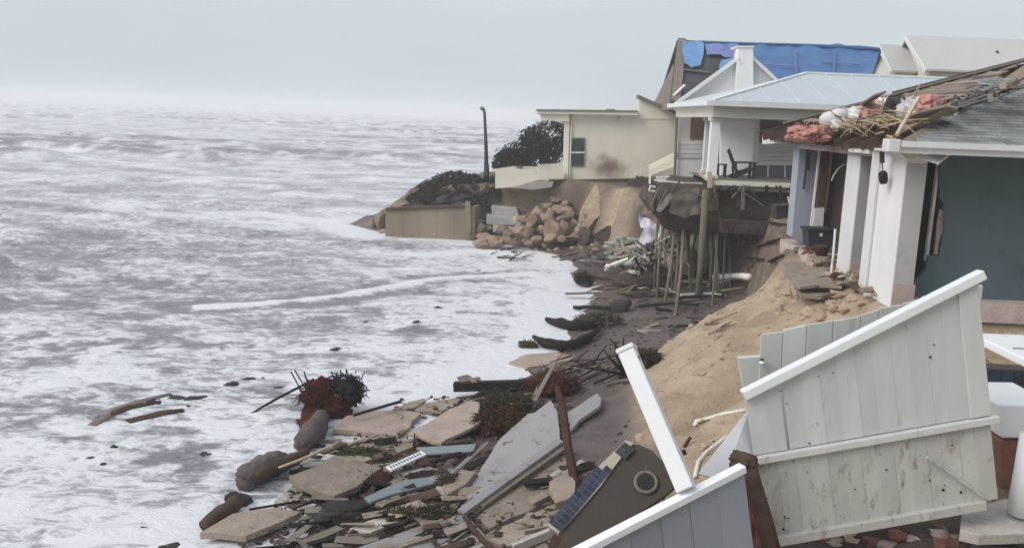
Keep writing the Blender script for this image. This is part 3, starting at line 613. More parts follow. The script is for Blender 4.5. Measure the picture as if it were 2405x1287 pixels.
def porch_column(x, y, w):
    c = obj('column', MB().box((x - w / 2, y - w / 2, zD), (x + w / 2, y + w / 2, zE - 0.46)), 'white_paint', ph_)
    obj('column_cap', MB().box((x - w / 2 - .06, y - w / 2 - .06, zE - 0.58), (x + w / 2 + .06, y + w / 2 + .06, zE - 0.47)), 'white_paint', c)
    obj('column_base', MB().box((x - w / 2 - .05, y - w / 2 - .05, zD + .003), (x + w / 2 + .05, y + w / 2 + .05, zD + 0.12)), 'white_paint', c)
porch_column(xC, 31.25, 0.3); porch_column(PY(1665, 300, 34.2).x, 34.2, 0.28)
YBk = 34.6
obj('back_wall', MB().box((PY(1690, 300, YBk).x, YBk, 3.4), (16.5, YBk + 0.2, zE - 0.09)), 'porch_white_lit', ph_)
obj('wall_panel', MB().prism(poly_y([(1692, 283), (1770, 287), (1766, 412), (1692, 412)], 33.2), (0, 0.15, 0)), 'porch_white_lit', ph_)
obj('door_post', MB().prism(poly_y([(1771, 287), (1783, 287), (1780, 400), (1768, 400)], 33.6), (0, 0.2, 0)), 'porch_white_lit', ph_)
obj('shutter', MB().prism(poly_y([(1786, 281), (1935, 290), (1935, 338), (1783, 335)], YBk - 0.02), (0, -0.05, 0)), 'brown_shutter', ph_)
slats(ph_, 'siding_board', [(1768, 338), (1882, 338), (1880, 389), (1766, 389)], YBk - 0.08, 5, 0.06, 'porch_white_lit', 0.1)
obj('window_strip', MB().prism(poly_y([(1768, 391), (1880, 391), (1880, 416), (1766, 416)], YBk - 0.04), (0, -0.03, 0)), 'grey_glass', ph_)
# glass rail
gr = thing('glass_railing', 'low glass railing with white posts on the porch', 'railing', PY(1820, 418, 33.4))
for x0, x1 in ((1765, 1802), (1806, 1842), (1846, 1868)):
    obj('pane', MB().prism(poly_y([(x0, 389), (x1, 389), (x1, 415), (x0, 415)], 33.4), (0, 0.03, 0)), 'grey_glass', gr)
for x in (1764, 1804, 1844, 1870): obj('post', MB().bar(PY(x, 384, 33.4), PY(x - 1, 419, 33.4), 0.05, 0.05), 'white_paint', gr)
obj('top_rail', MB().bar(PY(1762, 386, 33.37), PY(1872, 387, 33.37), 0.06, 0.05), 'white_paint', gr)
# deck
dk = thing('porch_deck', 'weathered porch deck hanging over the scoured beach', 'deck', (PY(1665, 425, 31).x, 31, zD - 0.3))
xd0 = PY(1664, 425, 31).x
for i in range(22):
    y = 31.02 + i * 0.155
    obj('board', MB().box((xd0 + random.uniform(-.03, .03), y, zD - 0.04), (12.5, y + 0.14, zD + random.uniform(-.004, .004))), 'wood_grey', dk)
obj('rim_joist', MB().prism([(xd0, 30.95, zD - .04), (12.5, 30.95, zD - .06), (12.5, 30.95, zD - .2), (xd0, 30.95, zD - .22)], (0, 0.06, 0)), 'cream', dk)
obj('rim_joist', MB().prism([(xd0 + .1, 31.0, zD - .25), (12.5, 31.0, zD - .3), (12.5, 31.0, zD - .42), (xd0 + .2, 31.0, zD - .36)], (0, 0.06, 0)), 'wood_grey', dk)
obj('corner_post', MB().bar(PY(1666, 404, 30.9), PY(1667, 441, 30.9), 0.14, 0.14), 'wood_pale', dk)
obj('broken_rail', MB().bar(PY(1641, 405, 31.9), PY(1662, 424, 30.85), 0.09, 0.06), 'wood_pale', dk)
for i in range(6):
    y = 31.4 + i * .6
    obj('joist', MB().box((xd0 + .15, y, zD - .24), (12.4, y + .06, zD - .045)), 'wood_brown', dk)
hb = random.Random(15)
for i in range(16):
    x = hb.uniform(1668, 1860); p = PY(x, 436, 30.85); a_ = hb.gauss(0, .5); L_ = hb.uniform(.35, 1.3)
    obj('hanging_board', MB().bar(p, p + Vector((math.sin(a_) * L_, hb.uniform(-.15, .1), -math.cos(a_) * L_)), hb.uniform(.05, .14), .03, roll=hb.uniform(-.5, .5)), hb.choice(['wood_brown', 'wood_grey', 'wood_wet', 'pile']), dk)
for i in range(9):
    x = hb.uniform(1545, 1650); p = PY(x, 432 + hb.uniform(-6, 30), 31.2); L_ = hb.uniform(.3, .9); a_ = hb.uniform(-1.2, 1.2)
    obj('hanging_board', MB().bar(p, p + Vector((math.sin(a_) * L_, -.1, -abs(math.cos(a_)) * L_)), hb.uniform(.04, .1), .03), hb.choice(['wood_brown', 'wood_grey', 'pile']), dk)
# splintered slab edge left of the deck
sl = thing('broken_patio_edge', 'splintered white edged patio slab left of the porch deck', 'slab', PY(1590, 430, 33.2))
obj('slab_piece', MB().prism([PY(1541, 418, 33.8), PY(1648, 419, 34.5), PY(1652, 432, 32.2), PY(1600, 431, 32.3), PY(1545, 424, 32.6)], (0, 0, -0.12)), 'concrete', sl)
for p0, p1 in (((1540, 416), (1572, 415)), ((1536, 423), (1606, 430)), ((1606, 430), (1650, 431)), ((1524, 447), (1560, 453)), ((1526, 437), (1540, 439)), ((1524, 448), (1530, 437)), ((1596, 476), (1626, 450)), ((1618, 508), (1640, 500)), ((1526, 410), (1526, 432))):
    obj('splinter', MB().bar(PY(*p0, 31.9), PY(*p1, 31.8), 0.06, 0.05), 'pvc', sl)
# hanging earth and footing mass
def lump_hull(pix_top, pix_bot, Y0, Y1, amp, seed, nx=34, nz_=14):
    """thick earth mass: a front face between two pixel lines, rounded back to Y1"""
    mb = MB(); rows = []
    def along(pl, t):
        k = t * (len(pl) - 1); i = min(int(k), len(pl) - 2); f = k - i
        return (pl[i][0] * (1 - f) + pl[i + 1][0] * f, pl[i][1] * (1 - f) + pl[i + 1][1] * f)
    off = Vector((seed, seed * 2, 0))
    for j in range(nz_ + 5):
        row = []
        for i in range(nx + 1):
            t = i / nx; s = min(max((j - 2) / nz_, 0), 1)
            a, b = along(pix_top, t), along(pix_bot, t)
            Y = Y0 + 0.5 * (2 * s - 1) ** 2 * 0.6
            p = PY(a[0] * (1 - s) + b[0] * s, a[1] * (1 - s) + b[1] * s, Y)
            if j < 2 or j > nz_ + 2:
                p = PY(*(a if j < 2 else b), Y0 + 0.3); p.y = Y1 if j in (0, nz_ + 4) else (Y0 + Y1) / 2
                p.z += (0.05 if j < 2 else 0.25)
            p = p + Vector((0.3 * mnoise.noise(p * 1.2 + off), 1, 0.3 * mnoise.noise(p * 1.7 + off))) * amp * (mnoise.noise(p * 0.9 + off) + 0.5 * mnoise.noise(p * 2.3 + off) + .25 * mnoise.noise(p * 5 + off))
            row.append(len(mb.v)); mb.v.append(p)
        rows.append(row)
    for j in range(len(rows) - 1):
        for i in range(nx): mb.f.append((rows[j][i], rows[j][i + 1], rows[j + 1][i + 1], rows[j + 1][i]))
    mb.f.append(tuple(r[0] for r in rows[::-1])); mb.f.append(tuple(r[-1] for r in rows))
    return mb
em = thing('earth_overhang', 'dark earth and footing mass hanging under the porch deck', 'earth', PY(1690, 545, 32))
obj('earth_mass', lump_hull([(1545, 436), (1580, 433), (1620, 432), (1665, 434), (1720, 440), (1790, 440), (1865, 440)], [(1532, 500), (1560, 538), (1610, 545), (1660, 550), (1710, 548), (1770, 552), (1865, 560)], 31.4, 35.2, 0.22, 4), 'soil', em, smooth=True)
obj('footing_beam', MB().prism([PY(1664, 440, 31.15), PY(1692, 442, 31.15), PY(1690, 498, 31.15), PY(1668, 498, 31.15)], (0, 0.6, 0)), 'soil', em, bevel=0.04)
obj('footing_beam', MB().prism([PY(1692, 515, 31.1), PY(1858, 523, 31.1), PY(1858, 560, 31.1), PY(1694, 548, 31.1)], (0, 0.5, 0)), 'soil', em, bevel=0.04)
obj('torn_membrane', sheet([(1596, 446), (1640, 438), (1650, 470), (1640, 505), (1610, 512), (1570, 500), (1576, 470)], PY(1600, 470, 31.2), Vector((0.15, -0.97, 0.2)).normalized(), 0.12, 0.18, 1.3, 4, 8), 'pile', em, smooth=True)
obj('torn_membrane', sheet([(1590, 438), (1606, 438), (1580, 470), (1548, 500), (1540, 492), (1565, 462)], PY(1570, 470, 31.25), Vector((0.1, -0.97, 0.2)).normalized(), 0.14, 0.14, 1.3, 4, 9), 'wood_grey', em, smooth=True)
# piles
piles = [(1558, 545, 1543, 700, 31.6), (1580, 540, 1577, 690, 32.2), (1593, 545, 1585, 700, 31.6), (1600, 540, 1598, 662, 32.6), (1619, 540, 1612, 660, 32.4), (1648, 505, 1612, 640, 31.3), (1657, 490, 1634, 765, 30.4),
         (1668, 540, 1668, 690, 31.8), (1672, 545, 1658, 655, 32.6), (1684, 540, 1684, 755, 30.8), (1676, 548, 1700, 640, 32.0), (1694, 548, 1694, 640, 33.0), (1704, 548, 1698, 690, 32.0), (1730, 555, 1737, 580, 33), (1544, 540, 1536, 690, 32.0), (1606, 545, 1585, 745, 30.6), (1662, 545, 1640, 700, 31.4), (1565, 535, 1600, 690, 33.2), (1630, 545, 1575, 680, 32.8), (1640, 548, 1648, 700, 31.2), (1712, 550, 1716, 680, 33.5), (1676, 545, 1690, 700, 30.9), (1586, 545, 1560, 720, 31.0), (1612, 545, 1625, 690, 33.0), (1550, 540, 1520, 670, 32.4), (1688, 550, 1672, 720, 31.0)]
for i, (xt, yt, xb, yb, Y) in enumerate(piles):
    t = PY(xt, 446, Y) if i == 6 else PY(xt, yt - 22, max(Y, 32.1)); b = G(xb, yb); b = b if abs(b.y - Y) < 5 else PY(xb, yb, Y); b = b - Vector((0, 0, 0.1))
    r = 0.12 if i == 6 else random.uniform(0.035, 0.065)
    mid = t.lerp(b, 0.5) + Vector((random.uniform(-.06, .06), random.uniform(-.06, .06), 0))
    obj('timber_pile', MB().tube([t, mid, b], [r, r * 0.95, r * 0.9], 8, 0.06, i), 'pile', smooth=True,
        label='thick leaning timber pile at the corner of the porch deck' if i == 6 else ('thin pile leaning seaward' if xt - xb < -8 else 'thin pile leaning inland' if xt - xb > 14 else 'thin upright pile') + ' under the earth mass of the porch', cat='pile', group=None if i == 6 else 'exposed piles under the porch')
# adirondack chair, side view, back to the sea
def adirondack(name, label, c, s):
    t = thing(name, label, 'chair', c); c = Vector(c)
    def b(nm, a, e, w, h): return obj(nm, MB().bar(c + Vector(a) * s, c + Vector(e) * s, w * s, h * s), 'charcoal', t)
    for y in (-.27, .27):
        b('arm', (-.28, y * 1.12, .58), (.5, y * 1.12, .6), .14, .035)
        b('leg', (.42, y, 0), (.42, y, .59), .09, .07)
        b('leg', (-.38, y, 0.02), (.45, y, .38), .05, .12)
        b('leg', (-.2, y, 0.0), (-.26, y, .57), .05, .1)
    for k in range(5):
        y = -.22 + .11 * k; b('back_slat', (-.14, y, .22), (-.5, y, 1.0 + .05 * (2 - abs(k - 2))), .1, .025)
    for k in range(6):
        f = k / 5; b('seat_slat', (-.14 + .56 * f, -.27, .24 + .13 * f), (-.14 + .56 * f, .27, .24 + .13 * f), .1, .025)
    b('back_rail', (-.3, -.28, .58), (-.3, .28, .58), .05, .05)
adirondack('adirondack_chair', 'dark adirondack chair standing on the porch deck', (PY(1738, 416, 31.9).x, 31.9, zD + 0.003), 0.95)
st = thing('side_table', 'small dark side table behind the porch column', 'table', (PY(1693, 412, 32.4).x, 32.4, zD + 0.003))
bx_, by_ = PY(1693, 412, 32.4).x, 32.4
for dx in (-.13, .13):
    for dy in (-.13, .13): obj('leg', MB().bar((bx_ + dx, by_ + dy, zD + .003), (bx_ + dx, by_ + dy, zD + .42), .05, .05), 'charcoal', st)
obj('table_top', MB().box((bx_ - .17, by_ - .17, zD + .42), (bx_ + .17, by_ + .17, zD + .46)), 'charcoal', st)

# ---- lamp post on the headland
lp = thing('street_lamp', 'lone dark lamp post on the headland before the sea', 'lamp', PY(1142, 420, 49))
obj('pole', MB().tube([PY(1143, 440, 49), PY(1141.5, 345, 49), PY(1138, 262, 49)], [0.13, 0.1, 0.07], 10), 'pole', lp, smooth=True)
obj('pole_base', MB().tube([PY(1143, 440, 49), PY(1142.5, 385, 49)], [0.17, 0.14], 10), 'pole', lp, smooth=True)
hd = obj('lamp_head', MB().tube([PY(1138, 261, 49), PY(1135, 257, 48.95), PY(1131, 255, 48.9), PY(1128, 257, 48.9)], [0.06, 0.1, 0.12, 0.07], 8), 'wood_grey', lp, smooth=True)

# ================================================================== headland: seawall, boulders, blocks, scrub
sw = thing('seawall', 'tan sheet panel seawall with a worn cap at the water line', 'wall', PZ(1000, 560, 0))
YS = 45.2
xs = [905, 946, 985, 1026, 1066, 1104]
for i in range(5):
    x0, x1 = xs[i], xs[i + 1]; f0, f1 = (x0 - 905) / 199, (x1 - 905) / 199
    top = lambda f: 492 - 8 * f + (-6 if f > .97 else 0)
    bot = lambda f: 560 + 16 * f
    obj('panel', MB().prism([PY(x0 + .3, top(f0), YS + .012 * (i % 2)), PY(x1, top(f1), YS + .012 * (i % 2)), PY(x1, bot(f1), YS + .012 * (i % 2)), PY(x0 + .3, bot(f0), YS + .012 * (i % 2))], (0, 0.3, 0)), 'seawall', sw)
obj('cap_beam', MB().prism([PY(905, 489, YS - .1), PY(1090, 482, YS - .1), PY(1090, 488, YS - .1), PY(905, 496, YS - .1)], (0, 0.6, 0)), 'wood_brown', sw, bevel=0.03)
obj('end_post', MB().prism([PY(1092, 474, YS - .12), PY(1104, 476, YS - .12), PY(1107, 572, YS - .12), PY(1095, 570, YS - .12)], (0, 0.5, 0)), 'seawall', sw)
obj('return_panel', MB().prism([PY(1105, 486, YS), PY(1105, 574, YS), PY(1105, 574, YS) + Vector((0.6, 3, 0)), PY(1105, 486, YS) + Vector((.6, 3, 0))], (.2, 0, 0)), 'seawall', sw)
rk = random.Random(3)
def boulder(x, y, wpx, hpx, Y, seed, lab, grp, m='rock', name='boulder', boxy=0.35, rough=.32):
    c = PY(x, y, Y); k = Y / FPX; lab = ('large ' if wpx >= 44 else 'small ' if wpx < 30 else 'middle sized ') + lab
    obj(name, MB().rock(c, (wpx * k / 2, (wpx + hpx) * k / 4 + .05, hpx * k / 2), seed, 3, rough, 1.8, boxy, rk.uniform(-.4, .4), 11), m, label=lab, cat='boulder', group=grp)
heapL = 'brown boulder in the heap right of the tan seawall'
for i, (x, y, w, h, Y) in enumerate([(1230, 545, 62, 46, 43.2), (1258, 520, 44, 40, 44), (1285, 515, 40, 44, 44.2), (1262, 500, 34, 42, 45), (1300, 545, 66, 44, 43.2), (1325, 540, 34, 46, 43.2), (1325, 515, 46, 26, 44), (1335, 495, 34, 22, 44.6), (1312, 492, 36, 24, 44.9), (1330, 478, 36, 22, 45.2), (1245, 530, 30, 26, 43.8), (1300, 525, 50, 20, 43.9), (1295, 560, 60, 26, 42.6), (1345, 558, 40, 22, 42.6), (1275, 540, 34, 30, 43.6), (1310, 470, 40, 20, 45.6), (1285, 485, 36, 22, 45.4), (1346, 525, 26, 26, 44), (1242, 505, 16, 14, 44.6), (1340, 506, 30, 18, 44.3), (1292, 500, 24, 24, 44.8), (1318, 560, 30, 18, 42.4), (1260, 562, 34, 18, 42.4), (1360, 540, 30, 24, 43.2)]):
    boulder(x, y, w, h, Y, i + 1, heapL, 'boulders right of the seawall')
bk = random.Random(44)
for i in range(34):
    x = bk.uniform(1120, 1372); top_ = 575 - 85 * max(0, 1 - abs(x - 1305) / 150) - 20; y = bk.uniform(top_, 578); Y = 42.4 + (578 - y) / 100 * 3.4; w = bk.uniform(18, 44)
    boulder(x, y, w, w * bk.uniform(.5, .85), Y, i + 400, 'angular stone filling the bank between seawall and sand bluff', 'stones filling the bank', rough=.3)
for i, (x, y, w, h, Y, lab) in enumerate([(1400, 500, 90, 130, 43.4, 'tall pale slumped sand block right of the boulder heap'), (1462, 490, 70, 110, 43.0, 'narrow slumped sand block below the ribbed panel'), (1440, 560, 110, 70, 41.6, 'broad low sand block at the foot of the bluff'), (1372, 560, 50, 60, 42.6, 'dark wet earth block beside the boulder heap'), (1500, 450, 60, 70, 42.6, 'brown earth block under the corner of the ribbed panel')]):
    c = PY(x, y, Y); k_ = Y / FPX
    obj('slumped_block', MB().rock(c, (w * k_ / 2, .7, h * k_ / 2), 440 + i, 4, .6, 2.4, .3, bk.uniform(-.3, .3), 14), 'sand_block' if i in (0, 1) else 'soil', label=lab, cat='earth block')
for i, (x, y, w, h, Y) in enumerate([(1128, 520, 30, 14, 46), (1130, 535, 36, 26, 45.6), (1118, 500, 26, 22, 46.6), (1150, 535, 24, 20, 45.8), (1112, 553, 20, 20, 45.4)]):
    boulder(x, y, w, h, Y, i + 40, 'rounded brown boulder between the seawall end and grey blocks', 'boulders beside the grey blocks')
for i, (x, y, w, h, Y) in enumerate([(890, 520, 34, 46, 47.5), (875, 525, 26, 22, 48), (868, 548, 40, 18, 48), (895, 548, 22, 30, 46.8), (910, 495, 40, 22, 48.5), (950, 485, 60, 18, 48), (985, 488, 50, 16, 47), (935, 492, 40, 18, 47.3)]):
    boulder(x, y, w, h, Y, i + 60, 'weathered boulder at the seaward end of the tan seawall', 'boulders seaward of the seawall')
for i, (x, y, w, h, Y) in enumerate([(1010, 468, 66, 30, 47.4), (1050, 470, 64, 28, 47), (1085, 466, 60, 34, 46.8), (1060, 456, 60, 26, 48), (985, 478, 44, 20, 47.2), (1030, 478, 60, 18, 46.4), (1080, 480, 50, 18, 46.2), (960, 484, 40, 16, 47)]):
    boulder(x, y, w, h, Y, i + 80, 'dark brown earth covered boulder behind the seawall cap', 'dark boulders behind the seawall', 'dark_rock')
for i, (q, Y) in enumerate([([(1154, 484), (1214, 488), (1221, 511), (1156, 507)], 46.0), ([(1142, 506), (1232, 512), (1234, 532), (1142, 528)], 45.6), ([(1158, 530), (1210, 536), (1210, 548), (1158, 546)], 45.2), ([(1205, 512), (1245, 514), (1243, 530), (1205, 528)], 45.0)]):
    obj('concrete_block', MB().prism(poly_y(q, Y), (0, 0.9, 0)), 'grey_block', bevel=0.05, cat='block',
        label=['pale concrete block lying topmost on the grey blocks', 'long grey concrete block under the pale topmost one', 'low grey block at the foot of the block pile', 'short grey block against the brown boulders'][i])

def bush(name, label, pixc, Y, rx, ry, rz, n, seed, m='leaf', stems=10, leafs=0.09, prof=None):
    rn_ = random.Random(seed); c = PY(*pixc, Y); g = Vector((c.x, c.y, c.z - rz)); t = thing(name, label, 'shrub', g)
    st_ = MB(); tips = []
    for i in range(stems):
        a = rn_.uniform(0, 6.28); u = rn_.random(); tip = Vector((c.x + rx * .85 * u * math.cos(a), c.y + ry * .85 * u * math.sin(a), c.z + rz * rn_.uniform(.0, .8)))
        b0 = g + Vector((rn_.uniform(-.5, .5) * rx, rn_.uniform(-.4, .4) * ry, 0)); st_.tube([b0, b0.lerp(tip, .5) + Vector((0, 0, .1)), tip], [.05, .035, .012], 5); tips.append(tip)
    obj('stem', st_, 'bark', t)
    mb = MB(); k = 0
    while k < n:
        p = Vector((rn_.uniform(-1, 1), rn_.uniform(-1, 1), rn_.uniform(-1, 1)))
        if p.length > 1: continue
        w = Vector((c.x + p.x * rx, c.y + p.y * ry, c.z + p.z * rz))
        if prof and not prof(w, c): continue
        dens = mnoise.noise(w * (1.6 / max(.3, rz)) + Vector((seed, 0, 0))) + .45 * mnoise.noise(w * 3 + Vector((seed, 3, 0)))
        if dens < -.02 + .55 * (p.length - .6): 
            k += .35; continue
        s = leafs * rn_.uniform(.6, 1.5); d = Vector((rn_.gauss(0, 1), rn_.gauss(0, 1), rn_.gauss(.3, .8))).normalized(); e = d.orthogonal().normalized(); f2 = d.cross(e)
        o = len(mb.v); mb.v += [w + e * s * 1.6, w + f2 * s * .6, w - e * s * 1.6, w - f2 * s * .6]; mb.f.append((o, o + 1, o + 2, o + 3)); k += 1
    obj('foliage', mb, m, t, kind='stuff'); return t
cX = PY(1255, 350, 50).x
_bz = PY(1255, 345, 50).z
def slope_prof(w, c): return w.z < _bz + 1.05 + (w.x - c.x) * 0.62 + .55 * mnoise.noise(w * 1.1) + .35 * mnoise.noise(w * 3.1)
bush('windswept_shrub', 'tall windswept dark shrub behind the beige house porch', (1262, 352), 50, 2.5, 1.8, 1.75, 11000, 5, 'leaf', 34, .06, slope_prof)
bush('windswept_shrub', 'low dark shrub between the lamp post and the tall shrub', (1190, 380), 50.5, 0.9, 1.2, .75, 2200, 6, 'leaf', 8, .07)
bush('scrub_bush', 'round dark scrub bush on the ridge left of the lamp post', (1068, 428), 48.2, 1.35, 1.0, .6, 3600, 8, 'leaf', 9, .06)
bush('scrub_bush', 'dark scrub mat at the foot of the lamp post', (1118, 436), 48.2, 1.1, 1.0, .65, 2600, 9, 'leaf_brown', 9, .06)
bush('scrub_bush', 'flat brown scrub creeping down the ridge above the seawall', (1024, 448), 48, 1.2, 1.0, .5, 2400, 10, 'leaf_brown', 7, .055)

for i, (x, y, Y, rx, rz, m_, lab) in enumerate([(1095, 455, 47.2, 1.3, .6, 'leaf_brown', 'brown creeping scrub under the lamp post ridge'), (1000, 466, 47.6, 1.1, .45, 'leaf', 'small dark scrub tuft at the low end of the ridge'), (1140, 465, 46.9, 1.1, .7, 'leaf_brown', 'brown scrub hanging on the bank beside the patio wall'), (1165, 436, 47.2, .6, .55, 'leaf', 'dark scrub tucked against the corner of the patio wall')]):
    bush('scrub_bush', lab, (x, y), Y, rx, .8, rz, 2600, 90 + i, m_, 8, .055)

# ================================================================== near house
nh = thing('wrecked_house', 'wrecked house with torn hip roof, white piers and teal wall', 'house', (7.6, 18, 3.3))
ZF, ZE = 3.25, 6.18
obj('floor_slab', MB().prism(rough_poly([Vector((7.28, 16.45, 2.9)), Vector((14, 16.45, 2.9)), Vector((14, 25.1, 2.9)), Vector((7.6, 25.1, 2.9)), Vector((7.45, 23, 2.9)), Vector((7.3, 20, 2.9))], .16, 4, Vector((0, 0, 1)), 5), (0, 0, ZF - 2.9)), 'pier_foot', nh)
# piers: white seaward faces, ends toward the fence
def pier(y0, y1, x0, x1, ztop, fm='pier_paint'):
    p = obj('pier', MB().box((x0, y0, 2.95), (x1, y1, ztop)), fm, nh, bevel=0.02)
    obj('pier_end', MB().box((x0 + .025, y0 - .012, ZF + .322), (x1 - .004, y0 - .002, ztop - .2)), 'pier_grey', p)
    obj('pier_foot', MB().box((x0 + .02, y0 - .035, 2.9), (x1 + .03, y0 - .002, ZF + 0.32)), 'pier_foot', p)
    return p
xa = PY(2092, 690, 16.4).x
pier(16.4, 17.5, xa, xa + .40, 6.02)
obj('pier_frame', MB().box((xa - .06, 17.52, 2.95), (xa + .25, 17.85, 6.02)), 'pier_paint', nh, bevel=0.02)
xb = PY(1992, 640, 19.0).x
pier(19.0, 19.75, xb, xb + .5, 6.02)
xc_ = PY(1860, 560, 23.6).x
obj('wall_end', MB().prism([PY(1879, 340, 23.6), PY(1925, 340, 23.6), PY(1905, 580, 23.6), PY(1893, 576, 23.6), PY(1860, 556, 23.6)], (0, 0.5, 0)), 'greyblue', nh)
obj('gutter_pipe', MB().tube([PY(1897, 348, 23.5), PY(1893, 395, 23.5), PY(1887, 445, 23.5)], .03, 6), 'charcoal', nh)
obj('gutter_pipe', MB().tube([PY(1902, 360, 23.5), PY(1898, 400, 23.5)], .03, 6), 'charcoal', nh)
obj('header_beam', MB().box((7.2, 17.86, 5.86), (7.6, 23.05, 6.02)), 'pier_foot', nh)
# opening beside the far wall: brown frame, dark room behind
obj('door_jamb', MB().prism([PY(1931, 350, 23.2), PY(1948, 350, 23.2), PY(1928, 545, 23.2), PY(1912, 545, 23.2)], (0, .25, 0)), 'wood_brown', nh)
obj('door_jamb', MB().prism([PY(1950, 352, 23.3), PY(1957, 352, 23.3), PY(1940, 500, 23.3), PY(1932, 500, 23.3)], (0, .12, 0)), 'wood_pale', nh)
obj('door_header', MB().prism([PY(1926, 338, 23.1), PY(1990, 340, 23.1), PY(1990, 352, 23.1), PY(1926, 350, 23.1)], (0, .3, 0)), 'pier_paint', nh)
obj('trim_strip', MB().bar(PY(1926, 345, 23.3), PY(1903, 545, 23.3), .05, .05), 'white_paint', nh)
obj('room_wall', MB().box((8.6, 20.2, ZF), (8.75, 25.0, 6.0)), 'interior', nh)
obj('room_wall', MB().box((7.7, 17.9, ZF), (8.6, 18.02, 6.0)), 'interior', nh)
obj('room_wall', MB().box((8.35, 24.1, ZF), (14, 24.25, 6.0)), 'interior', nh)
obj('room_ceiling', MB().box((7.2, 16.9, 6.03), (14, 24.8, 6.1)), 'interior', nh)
obj('pale_board', MB().prism([PY(1914, 490, 22.9), PY(1936, 488, 22.9), PY(1932, 548, 22.9), PY(1908, 548, 22.9)], (0, .06, 0)), 'pier_paint', nh)
obj('stud', MB().tube([PY(2052, 365, 18.9), PY(2036, 520, 18.9)], .04, 6), 'black', nh)
obj('hanging_cable', MB().tube([PY(1985, 385, 21), PY(1970, 395, 21), PY(1958, 412, 21), PY(1953, 425, 21)], .018, 6), 'white_paint', nh)
obj('conduit', MB().tube([PY(1962, 538, 18.6), PY(1957, 600, 18.6), PY(1952, 640, 18.6)], .025, 6), 'white_paint', nh)
# dangling lantern
ln = thing('hanging_lantern', 'black lantern dangling from a cord against the white pier', 'lamp', PY(2075, 432, 16.9))
obj('bracket', MB().tube([PY(2071, 357, 16.9), PY(2072, 383, 16.9)], [.045, .05], 8), 'wood_brown', ln)
obj('cord', MB().tube([PY(2072, 383, 16.9), PY(2074, 404, 16.9)], .012, 6), 'charcoal', ln)
obj('lantern_body', MB().tube([PY(2073, 402, 16.9), PY(2073.5, 408, 16.9), PY(2075, 424, 16.9), PY(2075.5, 432, 16.9)], [.05, .085, .085, .06], 10), 'black', ln, smooth=True)
# teal wall with a torn edge, black sheet standing in for the cavity's shade, studs
tw = obj('teal_wall', MB().prism(poly_y([(2244, 346), (2500, 350), (2500, 900), (2120, 830), (2138, 664), (2150, 660), (2168, 642), (2176, 632), (2180, 600), (2205, 600), (2212, 560), (2216, 480), (2206, 462), (2206, 392)], 16.9), (0, 0.12, 0)), 'teal', nh)
obj('cavity_shade', MB().prism(poly_y([(2150, 360), (2240, 352), (2215, 520), (2180, 720), (2125, 720)], 17.25), (0, 0.1, 0)), 'black', nh)
obj('stud', MB().bar(PY(2203, 388, 17.0), PY(2174, 612, 17.0), .05, .09), 'trim', nh)
obj('stud', MB().bar(PY(2212, 440, 17.1), PY(2190, 600, 17.1), .1, .09), 'wood_brown', nh)
obj('drywall_scrap', MB().prism(poly_y([(2206, 490), (2213, 496), (2212, 540), (2203, 575), (2202, 597), (2192, 598), (2197, 560), (2200, 520)], 16.86), (0, -0.02, 0)), 'pink_slab', nh)
obj('capital', MB().prism([PY(2094, 345, 16.35), PY(2190, 345, 16.35), PY(2172, 372, 16.35), PY(2128, 372, 16.35), PY(2122, 366, 16.35)], (0, .5, 0)), 'pier_paint', nh)
gt = obj('soffit_flap', MB().prism([PY(2165, 352, 16.2), PY(2180, 348, 16.5), PY(2248, 350, 16.6), PY(2202, 386, 15.9), PY(2150, 372, 16.0)], (0, 0.03, .03)), 'trim', nh)
obj('soffit_fold', MB().bar(PY(2168, 362, 15.95), PY(2232, 352, 16.1), .02, .04), 'white_paint', gt)
obj('soffit_fold', MB().bar(PY(2202, 385, 15.86), PY(2246, 350, 16.55), .02, .04), 'white_paint', gt)
# roof
XE, Y0R, Y1R = 6.75, 15.9, 25.3
half = (Y1R - Y0R) / 2; apx = Vector((XE + half, (Y0R + Y1R) / 2, ZE + half * 0.385))
c0, c1 = Vector((XE, Y0R, ZE)), Vector((XE, Y1R, ZE))
far0, far1, apr = Vector((18, Y0R, ZE)), Vector((18, Y1R, ZE)), Vector((18, apx.y, apx.z))
cN = PY(2112, 322, Y0R); cN = Vector((cN.x, Y0R, ZE))
obj('roof_deck', MB().prism([cN, far0, apr, apx, cN.lerp(apx, .45) + Vector((.1, 0, 0))], (0, 0, 0.03)), 'sheathing', nh)
obj('roof_deck', MB().prism([c1, far1, apr, apx], (0, 0, 0.03)), 'dark_roof', nh)
